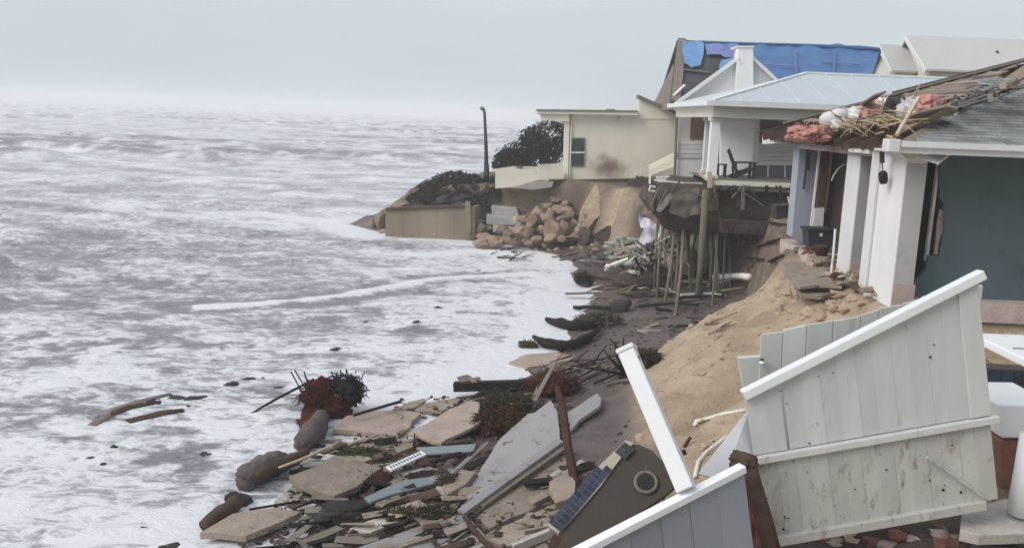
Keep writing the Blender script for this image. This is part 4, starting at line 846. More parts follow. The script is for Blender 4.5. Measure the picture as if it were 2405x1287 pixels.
# shingles, one by one, on the slope facing the fence
sN = (far0 - cN).normalized(); tN = (apr - far0); tN = (Vector((0, apx.y - Y0R, apx.z - ZE))).normalized(); nN = sN.cross(tN).normalized()
sh = MB(); w_, e_ = 0.31, 0.235
sh.prism([(0, 0, 0), (w_, 0, 0), (w_, e_, 0), (0, e_, 0)], (0, 0, 0.014))
proto = None; cnt = 0
rows = 27
hipdir = (apx - cN)
for r_ in range(rows):
    dist = -0.05 + r_ * 0.15
    for k in range(24):
        x = cN.x + k * (w_ + .008) + (r_ % 2) * .16 + rk.uniform(-.012, .012)
        yy = dist * tN.y + Y0R
        hx = cN.x + .30 + (yy - Y0R) * (apx.x - cN.x) / (apx.y - Y0R) * 0.82 + 0.18 * mnoise.noise(Vector((r_ * .6, 3, 0)))
        if x < hx or x > 12.3 or cnt >= 298: continue
        pt = Vector((x, Y0R, ZE + .032)) + tN * dist
        Mx = Matrix((sN, tN, nN)).transposed().to_4x4()
        Mx = Matrix.Translation(pt - Vector(nh.location)) @ Mx @ Matrix.Rotation(rk.uniform(-.02, .02) + math.radians(-4.2), 4, 'X') @ Matrix.Rotation(rk.uniform(-.012, .012), 4, 'Z')
        Mx = Mx @ Matrix.Translation((0, 0, 0.017))
        if proto is None:
            proto = obj('shingle', sh, 'shingle', nh); proto.matrix_local = Mx; proto.data.transform(Matrix.Translation(nh.location))
        else: copy_mesh(proto, nh, Mx)
        cnt += 1
fa = obj('fascia', MB().prism([cN + Vector((-.02, -.08, -.17)), Vector((18, Y0R - .08, ZE - .17)), Vector((18, Y0R - .08, ZE + .03)), cN + Vector((-.02, -.08, .03))], (0, .07, 0)), 'trim', nh)
obj('gutter', MB().prism([cN + Vector((-.02, -.16, -.06)), Vector((18, Y0R - .16, ZE - .06)), Vector((18, Y0R - .16, ZE + .045)), cN + Vector((-.02, -.16, .045))], (0, .078, 0)), 'trim', fa)
obj('soffit', MB().box((cN.x, Y0R + .0, ZE - .16), (18, 16.95, ZE - .12)), 'trim', nh)
obj('gutter_end', MB().box((cN.x - .25, Y0R - .18, ZE - .16), (cN.x - .03, Y0R + .1, ZE + .07)), 'white_insul', nh, bevel=.02)
# seaward slope: bare rafters and loose sheathing planks
def hipP(u, v):
    """u along the eave 0 near .. 1 far, v up the slope 0 .. 1"""
    return c0.lerp(c1, u).lerp(apx, v)
hN = (c1 - c0).cross(apx - c0).normalized()
if hN.z < 0: hN = -hN
for i in range(15):
    u = .03 + i * .067; y = Y0R + u * (Y1R - Y0R); v = 1 - abs(2 * u - 1); v = max(v, .08)
    top = Vector((XE + half * v, y, ZE + half * .385 * v)); lo_ = Vector((XE - .05 + rk.uniform(-.08, .2), y, ZE - .03))
    obj('rafter', MB().bar(lo_ - Vector((0, 0, .08)), top - Vector((0, 0, .08)), .05, .16), 'wood_brown', nh)
for i in range(17):
    v0 = .20 + i * .047; x = XE + half * v0; z = ZE + half * .385 * v0
    ya = Y0R + (Y1R - Y0R) * v0 / 2 + .15; yb_ = Y1R - (Y1R - Y0R) * v0 / 2 + .08
    ya += rk.uniform(0, 1.4) if i < 8 else rk.uniform(0, .3)
    if i < 5: yb_ -= rk.uniform(.3, 1.2)
    tl = rk.uniform(-.05, .05)
    obj('sheathing_plank', MB().bar((x, ya, z + .03 + abs(tl)), (x + rk.uniform(-.03, .03), yb_, z + .03), .19, .028, up=hN), 'sheathing', nh)
    if i % 3 == 0 and i > 2:
        obj('felt_strip', MB().bar((x + .02, ya + .4, z + .065), (x + .1, ya + 1.6, z + .075), .26, .012, up=hN), 'charcoal', nh)
obj('hip_board', MB().bar(c1.lerp(apx, .12) + Vector((0, 0, .08)), apx + Vector((0, 0, .1)), .22, .05), 'wood_grey', nh)
obj('hip_board', MB().bar(c1.lerp(apx, .55) + Vector((0, -.05, .14)), apx + Vector((0.1, -.05, .15)), .12, .06), 'charcoal', nh)
obj('eave_board', MB().bar(PY(1792, 329, 24.9), PY(1852, 327, 24.6), .2, .22), 'pier_paint', nh)
obj('eave_board', MB().bar(PY(1845, 328, 24.6), PY(1900, 322, 24.2), .1, .12), 'wood_pale', nh)
obj('eave_plate', MB().box((7.0, 16.2, ZE - .17), (7.3, 24.9, ZE - .05)), 'wood_brown', nh)
obj('wall_top', MB().box((7.02, 17.9, 5.92), (7.4, 19.0, 6.01)), 'pier_paint', nh)
# torn debris on the roof
def fibre_heap(name, label, cat, c, r, seed, core='weed_red', strands=((140, 'weed_red', .03),), parent=None, rough=.4, up=1.0, slen=.6, group=None):
    rn_ = random.Random(seed); c = Vector(c)
    t = parent if parent is not None else thing(name, label, cat, c - Vector((0, 0, r[2])), group)
    cm = MB()
    for k in range(9):
        q = Vector((rn_.uniform(-.62, .62) * r[0], rn_.uniform(-.6, .6) * r[1], rn_.uniform(-.75, .35) * r[2])); z_ = rn_.uniform(.32, .55)
        cm.rock(c + q, (r[0] * z_, r[1] * z_, r[2] * z_ * 1.1), seed + k, 3, rough * 1.2, 2.2)
    obj('core', cm, core, t, smooth=True)
    for n, m, w in strands:
        mb = MB()
        w = w * .62
        for i in range(int(n * 2.4)):
            d = Vector((rn_.gauss(0, 1), rn_.gauss(0, 1), abs(rn_.gauss(0, .8)))).normalized()
            p = c + Vector((d.x * r[0], d.y * r[1], d.z * r[2])) * rn_.uniform(.45, 1.0)
            tg = Vector((rn_.gauss(0, 1), rn_.gauss(0, 1), rn_.gauss(0, .45))).normalized(); pts = [p]
            L = slen * max(r) * rn_.uniform(.25, .95)
            for k in range(4):
                tg = (tg + Vector((rn_.gauss(0, .5), rn_.gauss(0, .5), rn_.gauss(-.15, .4)))).normalized(); p = p + tg * L / 4
                pts.append(p)
            mb.tube(pts, [w, w * .9, w * .8, w * .6, w * .3], 4)
        obj('strands', mb, m, t, kind='stuff')
    return t
def roofpt(px, py, lift=.12): return PPL(px, py, c0 + hN * lift, hN)
rd = random.Random(12)
for i, (x, y, r, m, lab) in enumerate([(2052, 258, (.34, .34, .26), 'pink', 'pink insulation roll beside the dark pipe mouth on the torn roof'), (2180, 246, (.30, .36, .24), 'pink', 'frayed pink insulation wad under the loose roof strut'), (1905, 312, (.42, .5, .18), 'pink', 'flattened pink insulation mat at the far eave'), (1880, 318, (.3, .4, .14), 'pink', 'thin pink insulation scrap on the far eave corner'), (2012, 268, (.24, .3, .2), 'white', 'white paper faced insulation wad left of the pink roll'), (2148, 256, (.36, .34, .26), 'white', 'big white insulation bag on the torn roof'), (2078, 250, (.22, .26, .2), 'white', 'small white insulation wad between pink roll and pipe'), (1975, 292, (.2, .3, .15), 'white', 'dirty white insulation scrap beside the rolled tube'), (2200, 268, (.3, .25, .1), 'white', 'white insulation sheet curling over the board flap')]):
    p = roofpt(x, y, .16)
    fibre_heap('insulation_wad', lab, 'insulation', p, r, 30 + i, 'pink_insul' if m == 'pink' else 'white_insul', ((60, 'pink_insul' if m == 'pink' else 'white_insul', .012),), rough=.55, slen=.7)
tb = thing('rolled_tube', 'white rolled insulation tube with a dark open mouth on the torn roof', 'tube', roofpt(1950, 285, .1))
p0, p1 = roofpt(1936, 284, .2), roofpt(1985, 268, .25)
obj('shell', MB().tube([p0, p0.lerp(p1, .25), p0.lerp(p1, .5), p0.lerp(p1, .75), p1], [.17, .2, .17, .19, .13], 14, .14), 'white_insul', tb, smooth=True)
obj('mouth', MB().tube([p0 - (p1 - p0).normalized() * .02, p0 + (p1 - p0).normalized() * .05], [.17, .17], 14), 'black', tb)
dp = thing('black_duct', 'black flexible duct bent over the ridge of debris on the roof', 'duct', roofpt(2100, 250, .1))
q = [roofpt(2088, 262, .2), roofpt(2095, 244, .3), roofpt(2112, 240, .32), roofpt(2128, 250, .2)]
obj('duct_body', MB().tube(q, [.13, .16, .15, .12], 12, .04), 'charcoal', dp, smooth=True)
for k in range(7):
    a = q[0].lerp(q[1], k / 3) if k < 3 else q[1].lerp(q[3], (k - 3) / 4); 
    obj('duct_ring', MB().tube([a - Vector((.01, 0, 0)), a + Vector((.02, .01, 0))], [.165, .165], 12), 'black', dp)
obj('roof_flap', MB().prism([roofpt(2112, 300, .1), roofpt(2122, 278, .28), roofpt(2170, 264, .34), roofpt(2225, 252, .3), roofpt(2251, 258, .24), roofpt(2240, 270, .06), roofpt(2170, 292, .05), roofpt(2114, 314, .03)], hN * .05), 'sheathing', label='curled brown board flap lying along the shingle edge', cat='board', bevel=.01)
obj('loose_strut', MB().bar(roofpt(2158, 230, .6), PY(2106, 318, 15.75), .05, .06), 'wood_pale', label='pale strut leaning from the roof debris to the gutter end', cat='strut')
obj('broken_board', MB().bar(roofpt(2030, 244, .3), roofpt(2068, 220, .75), .22, .04, up=hN), 'brown_shutter', label='reddish broken board sticking up from the roof debris', cat='board')
for i in range(80):
    x = rd.uniform(1975, 2130); y = 300 - (x - 1985) * .14 + rd.uniform(-16, 12)
    p = roofpt(x, y, rd.uniform(.05, .25)); d = Vector((rd.gauss(.1, .25), rd.gauss(-.6, .4), rd.gauss(0, .12))).normalized() * rd.uniform(.3, .8)
    obj('split_lath', MB().tube([p - d, p + Vector((0, 0, .05)), p + d * .8], [.009, .013, .007], 5), (_m := rd.choice(['straw', 'straw', 'wood_pale', 'wood_brown'])), label=CW(_m) + ' split lath in the straw coloured tangle on the torn roof', cat='lath', group='split laths on the torn roof')
for i in range(34):
    x = rd.uniform(2210, 2400); y = 262 - (x - 2210) * .33 + rd.uniform(-14, 10)
    p = roofpt(x, y, rd.uniform(.06, .14)); d = (apx - c0).normalized() * rd.uniform(.2, .6) + Vector((rd.gauss(0, .1), rd.gauss(0, .2), .02))
    obj('torn_felt', MB().bar(p - d, p + d, rd.uniform(.05, .16), .012, up=hN), (_m := rd.choice(['sheathing', 'charcoal', 'wood_grey', 'wood_brown'])), label=CW(_m) + ' torn felt strip on the bare sheathing above the shingles', cat='felt', group='torn felt strips on the roof')
for i in range(22):
    x = rd.uniform(1850, 2110); p = PY(x, 322 + rd.uniform(-8, 6), 24.6 - (x - 1850) / 260 * 8.2)
    obj('splintered_lath', MB().bar(p, p + Vector((rd.gauss(0, .15), rd.gauss(0, .4), rd.uniform(-.3, .15))), .05, .03), (_m := rd.choice(['wood_brown', 'brick_red', 'straw'])), label=CW(_m) + ' splintered lath hanging along the torn eave', cat='lath', group='splintered laths along the torn eave')

# around the near house floor
ck = thing('storage_chest', 'navy storage chest lying in the doorway rubble', 'chest', PY(1928, 585, 22.4))
obj('chest_body', MB().prism(poly_y([(1898, 541), (1958, 543), (1953, 582), (1899, 580)], 22.4), (0, .5, 0)), 'navy', ck, bevel=.02)
obj('lid', MB().prism(poly_y([(1896, 537), (1961, 538), (1960, 543), (1896, 542)], 22.35), (0, .6, 0)), 'charcoal', ck, bevel=.01)
obj('latch', MB().prism(poly_y([(1925, 548), (1931, 548), (1931, 555), (1925, 555)], 22.38), (0, -.03, 0)), 'trim', ck)

# ================================================================== debris helpers
db = random.Random(99)
def slab(name, pix, m, label, cat, tilt=(0, 0), lift=.1, thick=.1, rough=.09, group=None, z0=None, bev=.012, seed=None):
    seed = db.randint(0, 999) if seed is None else seed
    cx = sum(p[0] for p in pix) / len(pix); cy = sum(p[1] for p in pix) / len(pix)
    c = G(cx, cy, lift); 
    if z0 is not None: c = PZ(cx, cy, z0)
    n = Vector((-tilt[0], -tilt[1], 1)).normalized()
    P = [PPL(x, y, c, n) for x, y in pix]
    if rough: P = rough_poly(P, rough, 4, n, seed)
    return obj(name, MB().prism(P, -n * thick), m, label=label, cat=cat, group=group, bevel=bev)
def log(name, pix, rad, m, label, cat='log', lift=None, jit=.2, group=None, n=9, zs=None, parent=None, seg=3):
    P = []
    for i, (x, y) in enumerate(pix):
        r = rad[i] if isinstance(rad, (list, tuple)) else rad
        z = (lift[i] if isinstance(lift, (list, tuple)) else (lift or 0)) + r * .6
        P.append(G(x, y, z))
    R = list(rad) if isinstance(rad, (list, tuple)) else [rad] * len(P)
    Q, RR = [], []
    for i in range(len(P) - 1):
        for k in range(seg):
            t = k / seg; Q.append(P[i].lerp(P[i + 1], t) + Vector((0, 0, db.gauss(0, .12) * R[i])) ); RR.append(R[i] * (1 - t) + R[i + 1] * t)
    Q.append(P[-1]); RR.append(R[-1])
    return obj(name, MB().tube(Q, RR, n, jit, db.randint(0, 999)), m, parent, label=None if parent else label, cat=None if parent else cat, group=group, smooth=True)
def plank(name, a, b, w, h, m, label, cat='plank', lift=(.05, .05), group=None, roll=0.0):
    A, B = G(*a, lift[0]), G(*b, lift[1])
    return obj(name, MB().bar(A, B, w, h, roll=roll), m, label=label, cat=cat, group=group, bevel=.006)

# ---- paving slabs overhanging the sand by the wrecked house
slab('paving_slab', [(1829, 616), (1880, 613), (1955, 622), (1970, 648), (1978, 672), (1925, 668), (1878, 673), (1850, 642)], 'tan_slab', 'tan paving slab tipping over the sand edge by the wrecked house', 'slab', z0=3.18, thick=.07, tilt=(.06, .0))
slab('paving_slab', [(1868, 674), (1930, 670), (1984, 682), (1986, 700), (1920, 694), (1880, 692)], 'tan_slab', 'lower tan paving slab jutting out under the tipping one', 'slab', z0=2.98, thick=.09)
slab('paving_slab', [(1900, 600), (1950, 598), (1962, 612), (1915, 618)], 'pink_slab', 'small pale slab scrap before the navy chest', 'slab', z0=3.3, thick=.05)
for i in range(44):
    x = db.uniform(1865, 2060); y = 590 + (x - 1885) * .55 + db.uniform(-16, 22)
    p = PZ(x, y, 3.24)
    obj('rubble_chunk', MB().rock(p, (db.uniform(.06, .17), db.uniform(.06, .15), db.uniform(.04, .1)), i, 2, .4, 1.6, .5), (_m := db.choice(['tan_slab', 'concrete', 'brick_red', 'wood_brown', 'wood_pale'])), label=CW(_m) + ' rubble chunk on the broken floor edge below the white piers', cat='rubble', group='rubble below the white piers', smooth=False)
for i in range(16):
    x = db.uniform(1960, 2040); y = 625 + (x - 1960) * .6 + db.uniform(-12, 20); p = PZ(x, y, 3.26); a = db.uniform(-.5, 1.2); L = db.uniform(.15, .4)
    obj('splinter', MB().bar(p, p + Vector((math.cos(a) * L, math.sin(a) * L, db.uniform(-.05, .12))), .05, .025), (_m := db.choice(['wood_pale', 'wood_brown', 'straw'])), label=CW(_m) + ' wood splinter in the rubble below the white piers', cat='splinter', group='splinters below the white piers')
fp = thing('plant_pot', 'brown plant pot standing in the doorway rubble', 'pot', PZ(1928, 605, 3.25))
pc = PZ(1928, 600, 3.3)
obj('pot_body', MB().tube([pc, pc + Vector((0, 0, .2)), pc + Vector((0, 0, .24))], [.13, .2, .21], 12), 'rust', fp, smooth=True)
obj('pot_soil', MB().tube([pc + Vector((0, 0, .2)), pc + Vector((0, 0, .245))], [.16, .17], 12), 'soil', fp)
obj('wall_footing', MB().prism([PZ(2030, 690, 3.1), PZ(2092, 716, 3.1), PZ(2110, 716, 3.1), PZ(2050, 672, 3.1)], (0, 0, -.25)), 'pink_slab', label='pinkish footing strip at the base of the near white pier', cat='footing')

# ---- fence: front panel with sloped cap
fo = PY(1800, 1278, 8.6)
ux = (PY(2372, 1178, 8.75) - fo).normalized(); fn = Vector((0.02, -1, 0.06)); fn = (fn - ux * fn.dot(ux)).normalized(); uz = ux.cross(fn) * -1
if uz.z < 0: uz = -uz
def FP(a, b, d=0): return fo + ux * a + uz * b + fn * d
ff = thing('garden_fence', 'leaning pale vinyl fence panel with a bright sloped cap rail', 'fence', fo)
Wf, HL, HR, MR = 2.47, 1.62, 2.42, .92
def topz(a): return HL + (HR - HL) * a / Wf
nb = 13
for i in range(nb):
    a0, a1 = i * Wf / nb - .004, (i + 1) * Wf / nb + .004
    dd = .004 * (i % 2)
    lo_gap = .0
    if i == 1: a1 -= .04                      # the open slot
    if i < nb - 1:
        obj('board', MB().prism([FP(a0, MR + .05, dd), FP(a1, MR + .05, dd), FP(a1, topz(a1) - .02, dd), FP(a0, topz(a0) - .02, dd)], -fn * .03), 'fence_board', ff)
nb2 = 14
for i in range(nb2):
    a0, a1 = .05 + i * (Wf - .05) / nb2 - .004, .05 + (i + 1) * (Wf - .05) / nb2 + .004; dd = .006 * (i % 2)
    obj('board', MB().prism([FP(a0, .06, dd), FP(a1, .06, dd), FP(a1, MR - .02, dd), FP(a0, MR - .02, dd)], -fn * .03), 'fence_low', ff, bevel=.002)
obj('stile', MB().prism([FP(Wf - .2, MR + .05, .03), FP(Wf + .01, MR + .05, .03), FP(Wf + .01, topz(Wf) - .04, .03), FP(Wf - .2, topz(Wf - .2) - .04, .03)], -fn * .07), 'fence_board', ff, bevel=.006)
obj('middle_rail', MB().bar(FP(-.03, MR, .02), FP(Wf + .08, MR, .02), .09, .075, up=uz), 'fence_board', ff, bevel=.008)
obj('bottom_rail', MB().bar(FP(.0, .03, .02), FP(Wf - .15, .03, .02), .09, .1, up=uz), 'fence_low', ff, bevel=.008)
ca, cb = FP(-.04, HL, .02), FP(Wf + .07, HR + .02, .02)
cap = obj('cap_rail', MB().bar(ca, cb, .13, .10, up=uz), 'vinyl', ff, bevel=.012)
obj('brace', MB().tube([FP(1.75, .66, .06), FP(2.3, .12, .05)], .016, 6), 'fence_low', ff)
for i in range(30):                            # grime specks clinging to the boards
    a = db.uniform(.05, Wf - .1); b = db.choice([db.uniform(.1, .85), db.uniform(.1, .85), db.uniform(1, 1.9)])
    if b > topz(a) - .1: continue
    s = db.uniform(.004, .012)
    obj('mud_speck', MB().rock(FP(a, b, .013), (s * 1.3, .006, s * db.uniform(.5, 1.6)), i, 1, .5), 'wood_wet', ff)
# panel behind it
bo = PY(1772, 1000, 9.3); bt = PY(1788, 786, 9.3)
bp_ = thing('garden_fence', 'grey white fence boards with stepped tops behind the sloped panel', 'fence', PY(1900, 900, 9.3))
edges = [(1787, 787), (1840, 778), (1896, 764), (1958, 752), (2022, 738), (2066, 722), (2120, 712), (2168, 696), (2215, 690), (2262, 676), (2310, 668)]
for i in range(len(edges) - 1):
    (x0, y0), (x1, y1) = edges[i], edges[i + 1]; j = db.uniform(-3, 3)
    yl0 = y0 + (6 if i % 2 else -2); 
    t0, t1 = PY(x0 + 1, y0 + j, 9.3), PY(x1 - 1, y0 + (y1 - y0) * .8 + j, 9.3)
    dn = (PY(1772, 1100, 9.3) - PY(1788, 786, 9.3)).normalized() * 1.6
    obj('board', MB().prism([t0, t1, t1 + dn, t0 + dn], (0, .03 + .012 * (i % 2), 0)), 'fence_board', bp_, bevel=.004)
obj('rail', MB().bar(PY(1768, 958, 9.38), PY(2300, 850, 9.38), .05, .08), 'fence_board', bp_)
ht = obj('latch', MB().tube([PY(1789, 842, 9.25), PY(1789, 856, 9.22)], [.02, .028], 8), 'charcoal', bp_)
obj('latch_knob', MB().rock(PY(1789, 852, 9.2), (.03, .03, .02), 1, 2, .1), 'vinyl', ht)
obj('fence_post', MB().prism([PY(1735, 842, 9.5), PY(1790, 838, 9.5), PY(1795, 980, 9.5), PY(1760, 985, 9.5)], (0, .1, 0)), 'fence_board', label='narrow fence board standing left of the stepped boards', cat='board')
slab_white = obj('white_board', MB().prism([PY(1640, 1112, 8.4), PY(1762, 955, 8.9), PY(1800, 1120, 8.7), PY(1700, 1130, 8.4)], (.02, .08, -.04)), 'vinyl', label='white triangular board leaning behind the fence corner', cat='board', bevel=.006)
# white post leaning seaward
wp_ = thing('vinyl_post', 'white square vinyl post leaning out over the sand', 'post', PY(1620, 1140, 7.7))
pa, pb = PY(1474, 826, 8.3), PY(1612, 1150, 7.6)
obj('post_shaft', MB().bar(pa, pb, .165, .165, up=(0, 1, .3)), 'vinyl', wp_, bevel=.012)
pd = (pa - pb).normalized()
obj('post_cap', MB().bar(pa, pa + pd * .05, .185, .185, up=(0, 1, .3)), 'vinyl', wp_, bevel=.015)
obj('slot', MB().bar(PY(1497, 836, 8.2), PY(1502, 852, 8.19), .035, .02), 'black', wp_)
obj('slot', MB().bar(PY(1604, 1056, 7.72), PY(1610, 1068, 7.7), .035, .02), 'black', wp_)
# grey panel in the foreground
gp = thing('fallen_fence', 'blue grey fallen fence panel with a pale top rail in the foreground', 'fence', PY(1600, 1280, 7.2))
g0, g1 = PY(1330, 1310, 7.0), PY(1745, 1098, 7.9)
gd = Vector((.25, -.25, -1.5))
nbp = 6
for i in range(nbp):
    q0, q1 = g0.lerp(g1, i / nbp - .004), g0.lerp(g1, (i + 1) / nbp + .004)
    obj('board', MB().prism([q0, q1, q1 + gd, q0 + gd], (.0, .04 + .006 * (i % 2), .0)), 'grey_panel', gp, bevel=.004)
obj('top_rail', MB().bar(g0 + Vector((0, 0, .0)), g1, .1, .075), 'vinyl', gp, bevel=.01)
# timber post with rotten end and red cloth
tp_ = thing('rotten_post', 'rotten brown timber post with a rounded end beside the fence corner', 'post', PY(1800, 1287, 8.0))
obj('post_shaft', MB().tube([PY(1748, 1076, 8.2), PY(1766, 1130, 8.15), PY(1790, 1210, 8.1), PY(1815, 1300, 8.0)], [.1, .085, .08, .08], 14, .16), 'wood_brown', tp_, smooth=True)
obj('post_end', MB().rock(PY(1749, 1080, 8.2), (.125, .12, .12), 3, 4, .55, 2.2, 0, 0, 5), 'wood_brown', tp_, smooth=True)
obj('red_cloth', sheet([(1700, 1130), (1745, 1115), (1770, 1160), (1790, 1220), (1770, 1290), (1720, 1240)], PY(1740, 1180, 8.45), Vector((.2, -1, .2)).normalized(), 0, .1, 3, 3, 5), 'red_cloth', label='dark red cloth sagging behind the rotten post', cat='cloth', smooth=True)
# dark void props under the fence: brick, slab
for i, (x, y, Y) in enumerate([(2215, 1268, 8.9), (2150, 1262, 9.1), (2060, 1275, 9.0), (2190, 1245, 9.3)]):
    c = PY(x, y, Y); obj('brick', MB().box((c.x - .14, c.y - .08, c.z - .07), (c.x + .14, c.y + .08, c.z + .05)), 'brick_red', label='red brick wedged under the bottom rail of the sloped fence panel', cat='brick', group='bricks under the fence', bevel=.012)
# ---- pool remains at the right
pl = thing('pool_edge', 'white pool coping over dark blue tiles right of the fence', 'pool', PY(2390, 950, 11.5))
q = [PY(2325, 804, 12.6), PY(2330, 856, 11.2)]
zc = q[1].z
obj('coping', MB().prism([(PY(2320, 800, 12.4).x, 11.2, zc - .09), (PY(2320, 800, 12.4).x, 12.9, zc - .09), (10.5, 12.9, zc - .09), (10.5, 11.2, zc - .09)], (0, 0, .12)), 'vinyl', pl, bevel=.02)
for i in range(16):
    x = PY(2325, 880, 11.3).x + i * .16
    for r_ in range(2):
        obj('tile', MB().box((x, 11.30, zc - .26 - r_ * .16), (x + .15, 11.33, zc - .11 - r_ * .16)), 'blue_tile', pl)
obj('pool_wall', MB().box((PY(2325, 880, 11.3).x - .1, 11.33, zc - 2.2), (10.5, 11.6, zc - .092)), 'spa_shell', pl)
obj('skimmer_slot', MB().bar((PY(2378, 826, 12).x, 12.0, zc + .033), (PY(2420, 826, 12).x, 12.0, zc + .033), .03, .01), 'charcoal', pl)
wb = PY(2340, 950, 9.9)
obj('white_step', MB().prism([PY(2345, 948, 9.9), PY(2480, 950, 9.9), PY(2480, 1030, 9.9), PY(2352, 1030, 9.9)], (0, .9, 0)), 'vinyl', label='white step block right of the fence below the pool tiles', cat='step', bevel=.03)
obj('brick_step', MB().prism([PY(2352, 1033, 9.95), PY(2480, 1033, 9.95), PY(2480, 1150, 9.95), PY(2352, 1150, 9.95)], (0, .8, 0)), 'brick_red', label='reddish brick footing under the white step block', cat='footing', bevel=.02)
obj('white_bollard', MB().tube([PY(2425, 1020, 9.0), PY(2415, 1110, 9.0), PY(2405, 1205, 9.0)], [.12, .14, .17], 14), 'vinyl', label='white tapered bollard right of the fence', cat='bollard', smooth=True)
slab('grey_slab', [(2270, 1195), (2360, 1170), (2480, 1190), (2480, 1245), (2300, 1255), (2255, 1245)], 'concrete', 'flat grey slab under the white tapered bollard', 'slab', z0=2.35, thick=.12)
slab('grey_slab', [(2290, 1258), (2480, 1250), (2480, 1320), (2280, 1320)], 'lav_panel', 'second grey slab stepping down below the bollard slab', 'slab', z0=2.1, thick=.12)

# ---- broken spa shell with tile band
sp = thing('spa_shell', 'broken dark spa shell with a band of blue tiles', 'spa', PY(1480, 1200, 9.2))
sc0 = PY(1490, 1140, 9.2); sn = Vector((-.12, -.72, .68)).normalized()
face = [(1475, 1044), (1500, 1042), (1530, 1056), (1560, 1085), (1578, 1105), (1594, 1137), (1560, 1165), (1500, 1205), (1440, 1245), (1400, 1290), (1300, 1310), (1330, 1240), (1378, 1190), (1420, 1130), (1450, 1080)]
obj('shell_wall', MB().prism([PPL(x, y, sc0, sn) for x, y in face], -sn * .08), 'spa_shell', sp, bevel=.01)
ring = []
rc = PPL(1517, 1132, sc0 + sn * .02, sn); e1 = sn.cross(Vector((1, 0, 0))).normalized(); e2 = sn.cross(e1)
rb_ = MB(); nn = 24
pts = [rc + (e1 * math.cos(2 * math.pi * k / nn) + e2 * math.sin(2 * math.pi * k / nn)) * .115 for k in range(nn + 1)]
obj('light_ring', rb_.tube(pts, .022, 8), 'wood_grey', sp, smooth=True)
obj('light_glass', MB().tube([rc + sn * .003, rc + sn * .012], [.1, .1], 20), 'black', sp)
line0 = [(1300, 1232), (1335, 1190), (1370, 1150), (1405, 1110), (1425, 1088), (1470, 1042)]
obj('rim', MB().prism([PPL(x, y, sc0 + sn * .03, sn) for x, y in [(1288, 1236), (1312, 1252), (1360, 1200), (1412, 1140), (1440, 1100), (1478, 1050), (1490, 1040), (1470, 1032), (1446, 1056), (1415, 1085), (1360, 1145)]], -sn * .12), 'mortar', sp, bevel=.008)
ta, tb_ = Vector((1302, 1238, 0)), Vector((1424, 1092, 0))
for i in range(13):
    t0, t1 = i / 13 + .004, (i + 1) / 13 - .004
    a = ta.lerp(tb_, t0); b = ta.lerp(tb_, t1); w = Vector((13, 10, 0))
    for s0, s1 in ((-1, -.04), (.04, 1)):
        q = [a + w * s0, b + w * s0, b + w * s1, a + w * s1]
        if (i in (11, 12) and s0 < 0 and i == 12): continue
        obj('tile', MB().prism([PPL(v.x, v.y, sc0 + sn * .034, sn) for v in q], sn * .012), 'blue_tile', sp)
for i in range(2):
    a = Vector((1456, 1070, 0)) + Vector((12, -12, 0)) * i; w = Vector((12, 9, 0)); b = a + Vector((11, -11, 0))
    obj('tile', MB().prism([PPL(v.x, v.y, sc0 + sn * .034, sn) for v in (a - w, b - w, b + w, a + w)], sn * .012), 'charcoal', sp)
slab('rust_plate', [(1300, 1250), (1380, 1215), (1410, 1245), (1380, 1290), (1290, 1310)], 'rust', 'rust red plate under the spa tile band', 'plate', z0=1.5, thick=.05)
plank('edge_trim', (1205, 1287), (1330, 1235), .08, .12, 'concrete', 'pale trim piece under the spa tile band', 'trim', (.4, .5))

# ---- pipes on the sand
log('pvc_pipe', [(1755, 962), (1700, 972), (1650, 985)], .032, 'pvc', 'sand covered pale pipe crossing the slope behind the fence corner', 'pipe', lift=.02, jit=.05)
log('pvc_pipe', [(1650, 985), (1636, 990), (1630, 1000)], [.036, .044, .034], 'pvc', 'knotted pipe joint at the end of the sand covered pipe', 'pipe', lift=.02)
log('pvc_pipe', [(1715, 1020), (1660, 1060), (1640, 1085), (1632, 1120)], .035, 'pvc', 'bent pale pipe below the white triangular board', 'pipe', lift=.03, jit=.05)
plank('wood_peg', (1606, 1050), (1622, 1026), .05, .05, 'wood_brown', 'short wood peg stuck in the sand beside the leaning post', 'peg', (.02, .12))

# ---- big wall panels and slabs in the foreground
slab('wall_panel', [(1293, 938), (1308, 962), (1316, 1034), (1262, 1078), (1190, 1128), (1102, 1184), (1078, 1196), (1098, 1150), (1130, 1098), (1172, 1032), (1238, 972), (1256, 968)], 'lav_panel', 'large lavender grey wall panel sloping down into the debris', 'panel', tilt=(.16, .04), lift=.22, thick=.09, rough=.02)
slab('wall_panel', [(1330, 970), (1370, 944), (1402, 922), (1412, 934), (1410, 952), (1360, 986), (1340, 1010)], 'lav_panel', 'small pale wall panel between the rusty post and the sand', 'panel', tilt=(.2, .0), lift=.15, thick=.08, rough=.02)
plank('panel_trim', (1315, 1036), (1085, 1202), .16, .06, 'lav_panel', 'long grey trim along the foot of the lavender panel', 'trim', (.3, .22))
plank('panel_trim', (1335, 1045), (1130, 1190), .10, .06, 'wood_grey', 'thin weathered batten lying beside the long grey trim', 'batten', (.22, .18))
slab('tan_boulder_slab', [(1215, 1120), (1300, 1062), (1345, 1050), (1352, 1085), (1365, 1140), (1310, 1175), (1240, 1200), (1150, 1240), (1120, 1215)], 'tan_slab', 'tan broken slab lying between the lavender panel and the spa', 'slab', lift=.12, thick=.2, rough=.08, tilt=(.1, 0))
slab('tan_boulder_slab', [(1160, 1240), (1250, 1205), (1330, 1175), (1300, 1225), (1270, 1262), (1190, 1282), (1130, 1262)], 'tan_slab', 'undercut tan slab below the broken one beside the spa', 'slab', lift=.10, thick=.25, rough=.1, tilt=(.05, 0))
